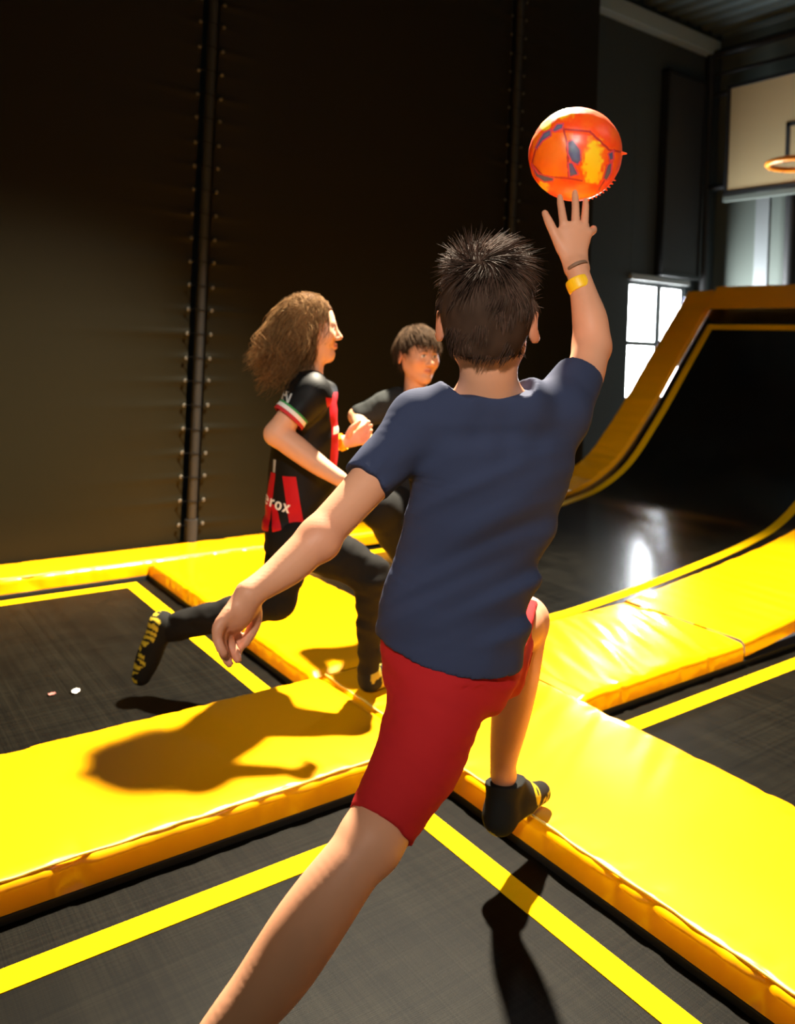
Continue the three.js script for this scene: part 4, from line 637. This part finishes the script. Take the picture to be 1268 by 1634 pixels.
  const write = (s, x, y, size, tilt, c) => { g.save(); const q = toC([x, y]); g.translate(...q); g.rotate(tilt); g.fillStyle = c; g.font = 'bold ' + size + 'px sans-serif'; g.textBaseline = 'middle'; g.textAlign = 'center'; g.fillText(s, 0, 0); g.restore(); };
  write('erox', 446, 794, 92, 0.2, '#e8e2d6'); write('ZHV', 459, 628, 76, 0.05, '#c8c8c4');
  const print = new THREE.CanvasTexture(cv); print.colorSpace = THREE.SRGBColorSpace;
  const S = [U(loft(trunk), 0.03), U(limb([P(490, 618, 2.56), NS], [0.06, 0.058]), 0.03), U(limb([P(492, 618, 2.64), FS], [0.06, 0.056]), 0.03), U(capped(limb([NS, NE], [0.057, 0.048]), half(NH, NE.clone().sub(NS).normalize())), 0.02), U(limb([FS, P(503, 672, 2.76)], [0.056, 0.05]), 0.03), U(loft([sec(420, 830, 530, 832, 2.6, 0.128), sec(419, 862, 526, 866, 2.6, 0.13)]), 0.02)];
  const nd = NE.clone().sub(NS).normalize();
  S.push(SUB(cone(P(493, 610, 2.6), P(497, 570, 2.6), 0.05, 0.07)), CUT(plane3(J(419, 846, 2.6), J(528, 850, 2.6), J(470, 852, 2.4), J(480, 700, 2.6)), 0.003));
  const fold = (x, y, z) => { const [a, b] = flat(x, y, z); return 0.004 * noise3((b - a * 0.8) * 26, a * 9, z * 6) + 0.003 * noise3(x * 22, y * 18, z * 22); };
  part('jersey', skinMesh(S, lo, hi, 0.0052, { disp: fold, uv: (x, y, z) => { const [a, b] = flat(x, y, z); return [a / SX, b / SY]; } }), phys({ map: print, roughness: 0.6, specularIntensity: 0.4 }), root, 'black football jersey with red stripes and white lettering');
  const cuff = (o, ax, r, w, c, name) => { const gg = new THREE.CylinderGeometry(r, r, w, 36, 1, true), inner = new THREE.CylinderGeometry(r - 0.004, r - 0.004, w, 36, 1, true), lip = new THREE.RingGeometry(r - 0.004, r, 36); lip.rotateX(-Math.PI / 2); lip.translate(0, w / 2, 0); const m = merge([gg, inner, lip]); m.applyQuaternion(new THREE.Quaternion().setFromUnitVectors(V(0, 1, 0), ax)); m.translate(o.x, o.y, o.z); return part(name, m, std({ color: lin(...c), roughness: 0.8, side: THREE.DoubleSide }), root); };
  cuff(NH.clone().addScaledVector(nd, -0.006), nd, 0.0545, 0.012, [0.75, 0.72, 0.68], 'sleeve_band').userData.label = 'white sleeve band'; cuff(NH.clone().addScaledVector(nd, 0.005), nd, 0.054, 0.011, [0.5, 0.015, 0.02], 'sleeve_band').userData.label = 'red sleeve band'; cuff(NH.clone().addScaledVector(nd, -0.015), nd, 0.055, 0.006, [0.03, 0.25, 0.06], 'sleeve_band').userData.label = 'green sleeve band';
  const wd = FW.clone().sub(J(560, 700, 2.715)).normalize(); cuff(J(545, 706, 2.72), wd, 0.0285, 0.02, [0.85, 0.5, 0.01], 'wristband').userData.label = 'yellow paper wristband';
  // loose black trousers
  const T = [U(loft([sec(424, 835, 524, 838, 2.6, 0.115), sec(422, 872, 522, 875, 2.6, 0.12)]), 0.03), U(limb([HN, P(535, 884, 2.52), KN], [0.082, 0.072, 0.057]), 0.03), U(limb([KN, P(593, 955, 2.52), P(589, 1015, 2.56), P(588, 1070, 2.585)], [0.056, 0.05, 0.0385, 0.034]), 0.02), U(limb([HF, P(456, 905, 2.66), KF], [0.078, 0.07, 0.06]), 0.03), U(limb([KF, P(385, 974, 2.66), P(325, 988, 2.68), P(270, 1003, 2.7)], [0.057, 0.054, 0.05, 0.044]), 0.02)];
  const foldT = (x, y, z) => 0.005 * noise3(x * 14, y * 32, z * 14) + 0.003 * noise3(x * 30, y * 40, z * 30);
  part('trousers', skinMesh(T, lo, hi, 0.0052, { disp: foldT }), cloth([0.0085, 0.0078, 0.007]), root, 'loose black trousers');
  // grip socks: black above, yellow grip print on the sole
  const sm = phys({ color: lin(1, 1, 1), vertexColors: true, roughness: 0.85, specularIntensity: 0.3 });
  const sole = (dir, u) => (x, y, z, a, b, c) => { const s = a * dir.x + b * dir.y + c * dir.z; const q = x * u.x + y * u.y + z * u.z; const chev = Math.sin(q * 330 + 2.5 * noise3(x * 40, y * 40, z * 40)) > -0.35 && noise3(x * 55, y * 55, z * 55) > -0.35; return s > 0.25 && chev ? [0.55, 0.42, 0.03] : [0.009, 0.009, 0.008]; };
  const h1 = P(258, 996, 2.7), b1 = P(236, 1052, 2.67), t1 = P(226, 1078, 2.655), sd = right.clone().multiplyScalar(-0.9).addScaledVector(ahead, -0.35).addScaledVector(V(0, 1, 0), 0.15).normalize();
  part('sock', skinMesh([U(limb([AF, h1], [0.034, 0.038]), 0.02), U(limb([h1, b1, t1], [0.039, 0.04, 0.031]), 0.02)], ...boundsOf([AF, h1, t1], 0.08), 0.004, { color: sole(sd, t1.clone().sub(h1).normalize()) }), sm, root, 'black grip sock with yellow sole print');
  const h0 = P(590, 1088, 2.59), b0 = P(616, 1084, 2.63), t0 = P(632, 1082, 2.655); h0.y = 0.128; b0.y = 0.124; t0.y = 0.12; const em = J(612, 1076, 2.58);
  part('sock', skinMesh([U(limb([AN, h0], [0.032, 0.035]), 0.02), U(limb([h0, b0, t0], [0.035, 0.032, 0.026]), 0.02), U(cone(AN, b0, 0.03, 0.026), 0.02)], ...boundsOf([AN, h0, t0], 0.08), 0.004, { color: (x, y, z) => (noise3(x * 45, y * 45, z * 45) > 0.12 && Math.hypot(x - em.x, y - em.y, z - em.z) < 0.05) || y < 0.094 ? [0.3, 0.24, 0.03] : [0.009, 0.009, 0.008] }), sm, root, 'black grip sock with yellow marks');
  // long wavy hair blown backwards
  const H = head.H, line = (x, y, z) => { const [a, b, c] = head.to(x, y, z), h = c < -0.05 ? -0.42 : c < 0.14 ? lerp(-0.25, 0.14, smooth(-0.05, 0.14, c)) : lerp(0.14, 0.31, smooth(0.14, 0.3, c)); return (h - b) * H * 0.8; };
  const cap = skinMesh([U(ellipsoid(head.at(0, 0.13, -0.05), 0.375 * H, 0.455 * H, 0.45 * H, head.X, head.Y, head.Z)), U(ellipsoid(head.at(0, -0.16, -0.22), 0.3 * H, 0.3 * H, 0.24 * H, head.X, head.Y, head.Z), 0.02), CUT(line, 0.004)], ...boundsOf([-0.5, 0.5].flatMap((a) => [-0.6, 0.8].flatMap((b) => [-0.6, 0.55].map((e) => head.at(a, b, e)))), 0.01), 0.004, { color: () => [0.07, 0.034, 0.014] });
  const hp = part('hair', cap.clone(), hairMat, root, 'long wavy light brown hair');
  const cp = cap.attributes.position, cn = cap.attributes.normal, list = [];
  for (let i = 0; i < 5200; i++) {
    const q = Math.floor(rnd() * cp.count), p = V(cp.getX(q), cp.getY(q), cp.getZ(q)), n = V(cn.getX(q), cn.getY(q), cn.getZ(q)), [a, b, c] = head.to(p.x, p.y, p.z); if (n.dot(head.Y) < -0.5) continue;
    const lock = V(noise3(a * 7, b * 7, c * 7), noise3(a * 7 + 9, b * 7, c * 7), noise3(a * 7, b * 7 + 9, c * 7)), wave = rr(0, 0.5) + lock.x * 5, L = (b > 0.25 ? 0.19 : 0.135) * rr(0.45, 1.2), pts = []; let at = p.clone(), d = fwd.clone().multiplyScalar(-0.6).addScaledVector(V(0, 1, 0), -0.45).addScaledVector(n, 0.12).normalize(); const steps = 13;
    for (let k = 0; k < steps; k++) {
      pts.push(at.clone()); const f = k / (steps - 1); at = at.clone().addScaledVector(d, L / (steps - 1));
      const rel = at.clone().sub(head.at(0, 0.1, -0.06)), e = Math.hypot(rel.dot(head.X) / (0.4 * H), rel.dot(head.Y) / (0.47 * H), rel.dot(head.Z) / (0.47 * H)); if (e < 1) at.add(rel.multiplyScalar((1 / e - 1)));
      d.addScaledVector(V(0, -1, 0), 0.42).addScaledVector(fwd, -0.06 * (1 - f)).addScaledVector(fwd, 0.95 * f * Math.sin(wave + f * 8)).addScaledVector(V(0, 1, 0), 0.6 * f * Math.cos(wave * 1.7 + f * 7)).addScaledVector(lock, 0.22).normalize();
    }
    for (let k = 1; k < steps; k++) { const f = k / (steps - 1), ph = f * 11 + lock.x * 6 + lock.z * 4; pts[k].addScaledVector(fwd, 0.014 * f * Math.sin(ph)).addScaledVector(V(0, 1, 0), 0.012 * f * Math.cos(ph)).addScaledVector(head.X, 0.006 * f * Math.sin(ph * 1.3)); }
    for (const p2 of pts) { const over = head.to(p2.x, p2.y, p2.z)[2] - Math.min(c + 0.02, 0.3); if (over > 0) p2.addScaledVector(head.Z, -over * H); }
    const t = rr(0.8, 1.7) * (1 + 0.5 * lock.y); list.push({ pts, r: 0.0011, c: [0.15 * t, 0.08 * t, 0.032 * t] });
  }
  part('strand', strands(list), hairMat, hp).userData.kind = 'stuff';
}
// ------------------------------------------------------------------ the third child, half hidden
{
  const root = thing('person', 'dark-haired child in black top half hidden behind the ball player\'s shoulder', 'person', V(1.95, 0.1, -2.6));
  const fwd = ahead.clone().multiplyScalar(-0.78).addScaledVector(right, 0.5).normalize(), D = 3.1;
  const head = headFrame(J(666, 571, D), fwd, V(0, 1, 0).addScaledVector(right, 0.04), 0.208);
  const all = [], P = (x, y, d) => { const p = J(x, y, d); all.push(p); return p; }, sec = (lx, ly, rx, ry, d, h) => [P(lx, ly, d), P(rx, ry, d), h];
  const trunk = [sec(618, 650, 708, 650, D, 0.075), sec(616, 685, 712, 685, D, 0.085), sec(622, 740, 708, 740, D, 0.085), sec(622, 800, 706, 800, D + 0.02, 0.09)];
  const NS = P(618, 648, D - 0.02), NE = P(570, 664, D - 0.03), NW = P(586, 705, D - 0.17), OS = P(706, 650, D), OE = P(728, 720, D), OW = P(712, 770, D - 0.15);
  const ops = [U(loft(trunk.map(([l, r, h]) => { const m = l.clone().lerp(r, 0.5); return [l.clone().lerp(m, 0.12), r.clone().lerp(m, 0.12), h - 0.014]; })), 0.02), U(limb([P(665, 590, D), P(663, 615, D), P(663, 645, D)], [0.044, 0.043, 0.05]), 0.02)];
  ops.push(U(limb([NS, NE], [0.042, 0.034]), 0.015), U(limb([NE, P(578, 684, D - 0.1), NW], [0.032, 0.03, 0.022]), 0.01), U(limb([OS, OE], [0.042, 0.034]), 0.015), U(limb([OE, OW], [0.032, 0.022]), 0.01));
  const HN = P(640, 806, D + 0.02), HF = P(688, 806, D + 0.02), KN = P(606, 812, D - 0.27), KF = P(690, 830, D - 0.28), AN = P(655, 905, D - 0.1), AF = P(700, 925, D - 0.1);
  for (const [h, k, a] of [[HN, KN, AN], [HF, KF, AF]]) ops.push(U(limb([h, k], [0.068, 0.048]), 0.02), U(limb([k, k.clone().lerp(a, 0.35), a], [0.046, 0.044, 0.028]), 0.015));
  ops.push(...headOps(head)); const finger = (pts, r) => ops.push(U(limb(pts, r), 0.005));
  for (const [w, s] of [[NW, 1], [OW, -1]]) { const d = V(0, -0.5, 0).addScaledVector(right, s * 0.6).addScaledVector(ahead, -0.4).normalize(), side = V(0, 1, 0).addScaledVector(d, -d.y).normalize(), o = w.clone().addScaledVector(d, 0.045); all.push(o); ops.push(U(ellipsoid(o, 0.014, 0.036, 0.045, d.clone().cross(side), side, d), 0.01)); for (let i = 0; i < 4; i++) { const b = o.clone().addScaledVector(side, (1.5 - i) * 0.016).addScaledVector(d, 0.032), L = [0.062, 0.068, 0.064, 0.05][i], bend = d.clone().cross(side).multiplyScalar(s); finger([b, b.clone().addScaledVector(d, L * 0.45), b.clone().addScaledVector(d, L * 0.75).addScaledVector(bend, L * 0.25), b.clone().addScaledVector(d, L * 0.85).addScaledVector(bend, L * 0.5)], [0.0085, 0.0078, 0.0072, 0.006]); } const tb = o.clone().addScaledVector(side, 0.03); finger([tb.clone().addScaledVector(d, -0.02), tb.clone().addScaledVector(side, 0.022), tb.clone().addScaledVector(side, 0.034).addScaledVector(d, 0.022)], [0.0115, 0.0095, 0.007]); }
  const base = [0.6, 0.3, 0.17], [lo, hi] = boundsOf([...all, ...[-0.5, 0.5].flatMap((a) => [-0.5, 0.6].flatMap((b) => [-0.55, 0.6].map((e) => head.at(a, b, e))))], 0.09);
  part('body', skinMesh(ops, lo, hi, 0.0045, { color: faceColor(head, base, [0.03, 0.018, 0.01]) }), skinMat, root);
  const S = [U(loft(trunk), 0.03), U(limb([P(650, 640, D), NS, P(577, 663, D - 0.03)], [0.062, 0.06, 0.046]), 0.03), U(limb([P(676, 640, D), OS, P(725, 708, D)], [0.062, 0.06, 0.05]), 0.03), SUB(cone(P(663, 632, D - 0.01), P(666, 590, D), 0.055, 0.075)), U(loft([sec(624, 790, 704, 790, D + 0.02, 0.095), sec(622, 815, 706, 815, D + 0.02, 0.098)]), 0.02)];
  part('top', skinMesh(S, lo, hi, 0.0055, { disp: (x, y, z) => 0.006 * noise3(x * 14, y * 22, z * 14) + 0.003 * noise3(x * 40, y * 40, z * 40) }), cloth([0.02, 0.022, 0.022]), root, 'black loose short-sleeved top');
  part('trousers', skinMesh([U(loft([sec(624, 800, 706, 800, D + 0.02, 0.095), sec(626, 835, 704, 835, D + 0.02, 0.09)]), 0.02), ...[[HN, KN, AN], [HF, KF, AF]].flatMap(([h, k, a]) => [U(limb([h, k], [0.085, 0.066]), 0.03), U(limb([k, k.clone().lerp(a, 0.4), a.clone().lerp(k, 0.06)], [0.062, 0.057, 0.045]), 0.02)])], lo, hi, 0.0055, { disp: (x, y, z) => 0.005 * noise3(x * 16, y * 26, z * 16) }), cloth([0.009, 0.009, 0.009]), root, 'black trousers');
  for (const a of [AN, AF]) { const h = a.clone().add(V(0, -0.03, 0)).addScaledVector(ahead, 0.03), t = h.clone().addScaledVector(fwd, 0.12).add(V(0, -0.09, 0)); part('sock', skinMesh([U(limb([a, h], [0.034, 0.035]), 0.02), U(limb([h, h.clone().lerp(t, 0.6), t], [0.035, 0.034, 0.026]), 0.02)], ...boundsOf([a, h, t], 0.07), 0.0055), cloth([0.01, 0.01, 0.009]), root); }
  const H = head.H, line = (x, y, z) => { const [a, b, c] = head.to(x, y, z), h = c < -0.12 ? -0.22 : c < 0.06 ? lerp(-0.2, 0.06, smooth(-0.12, 0.0, c)) : lerp(0.06, 0.22, smooth(0.06, 0.26, c)); return (h - b) * H * 0.8; };
  const cap = skinMesh([U(ellipsoid(head.at(0, 0.15, -0.03), 0.372 * H, 0.45 * H, 0.455 * H, head.X, head.Y, head.Z)), CUT(line, 0.004)], ...boundsOf([-0.5, 0.5].flatMap((a) => [-0.4, 0.8].flatMap((b) => [-0.6, 0.55].map((e) => head.at(a, b, e)))), 0.01), 0.004, { color: () => [0.03, 0.018, 0.01] });
  const hp = part('hair', cap.clone(), hairMat, root, 'short dark hair with a fringe'), cp = cap.attributes.position, cn = cap.attributes.normal, list = [], whorl = head.at(0, 0.6, -0.25);
  for (let i = 0; i < 3000; i++) { const q = Math.floor(rnd() * cp.count), p = V(cp.getX(q), cp.getY(q), cp.getZ(q)), n = V(cn.getX(q), cn.getY(q), cn.getZ(q)); if (n.dot(head.Y) < -0.6) continue; const away = p.clone().sub(whorl); away.addScaledVector(n, -away.dot(n)).normalize(); let d = away.addScaledVector(n, 0.25).addScaledVector(V(noise3(p.x * 60, p.y * 60, p.z * 60), 0, noise3(p.x * 60 + 9, p.y * 60, p.z * 60)), 0.35).normalize(), at = p.clone(); const L = 0.035 * rr(0.6, 1.3), pts = []; for (let k = 0; k < 5; k++) { pts.push(at.clone()); at = at.clone().addScaledVector(d, L / 4); d.addScaledVector(V(0, -1, 0), 0.18).addScaledVector(n, -0.05).normalize(); } const t = rr(0.6, 1.5); list.push({ pts, r: 0.0012, c: [0.045 * t, 0.026 * t, 0.014 * t] }); }
  part('strand', strands(list), hairMat, hp).userData.kind = 'stuff';
}
scene.traverse((o) => { if (o.isMesh) shade(o); });
renderer.render(scene, camera);
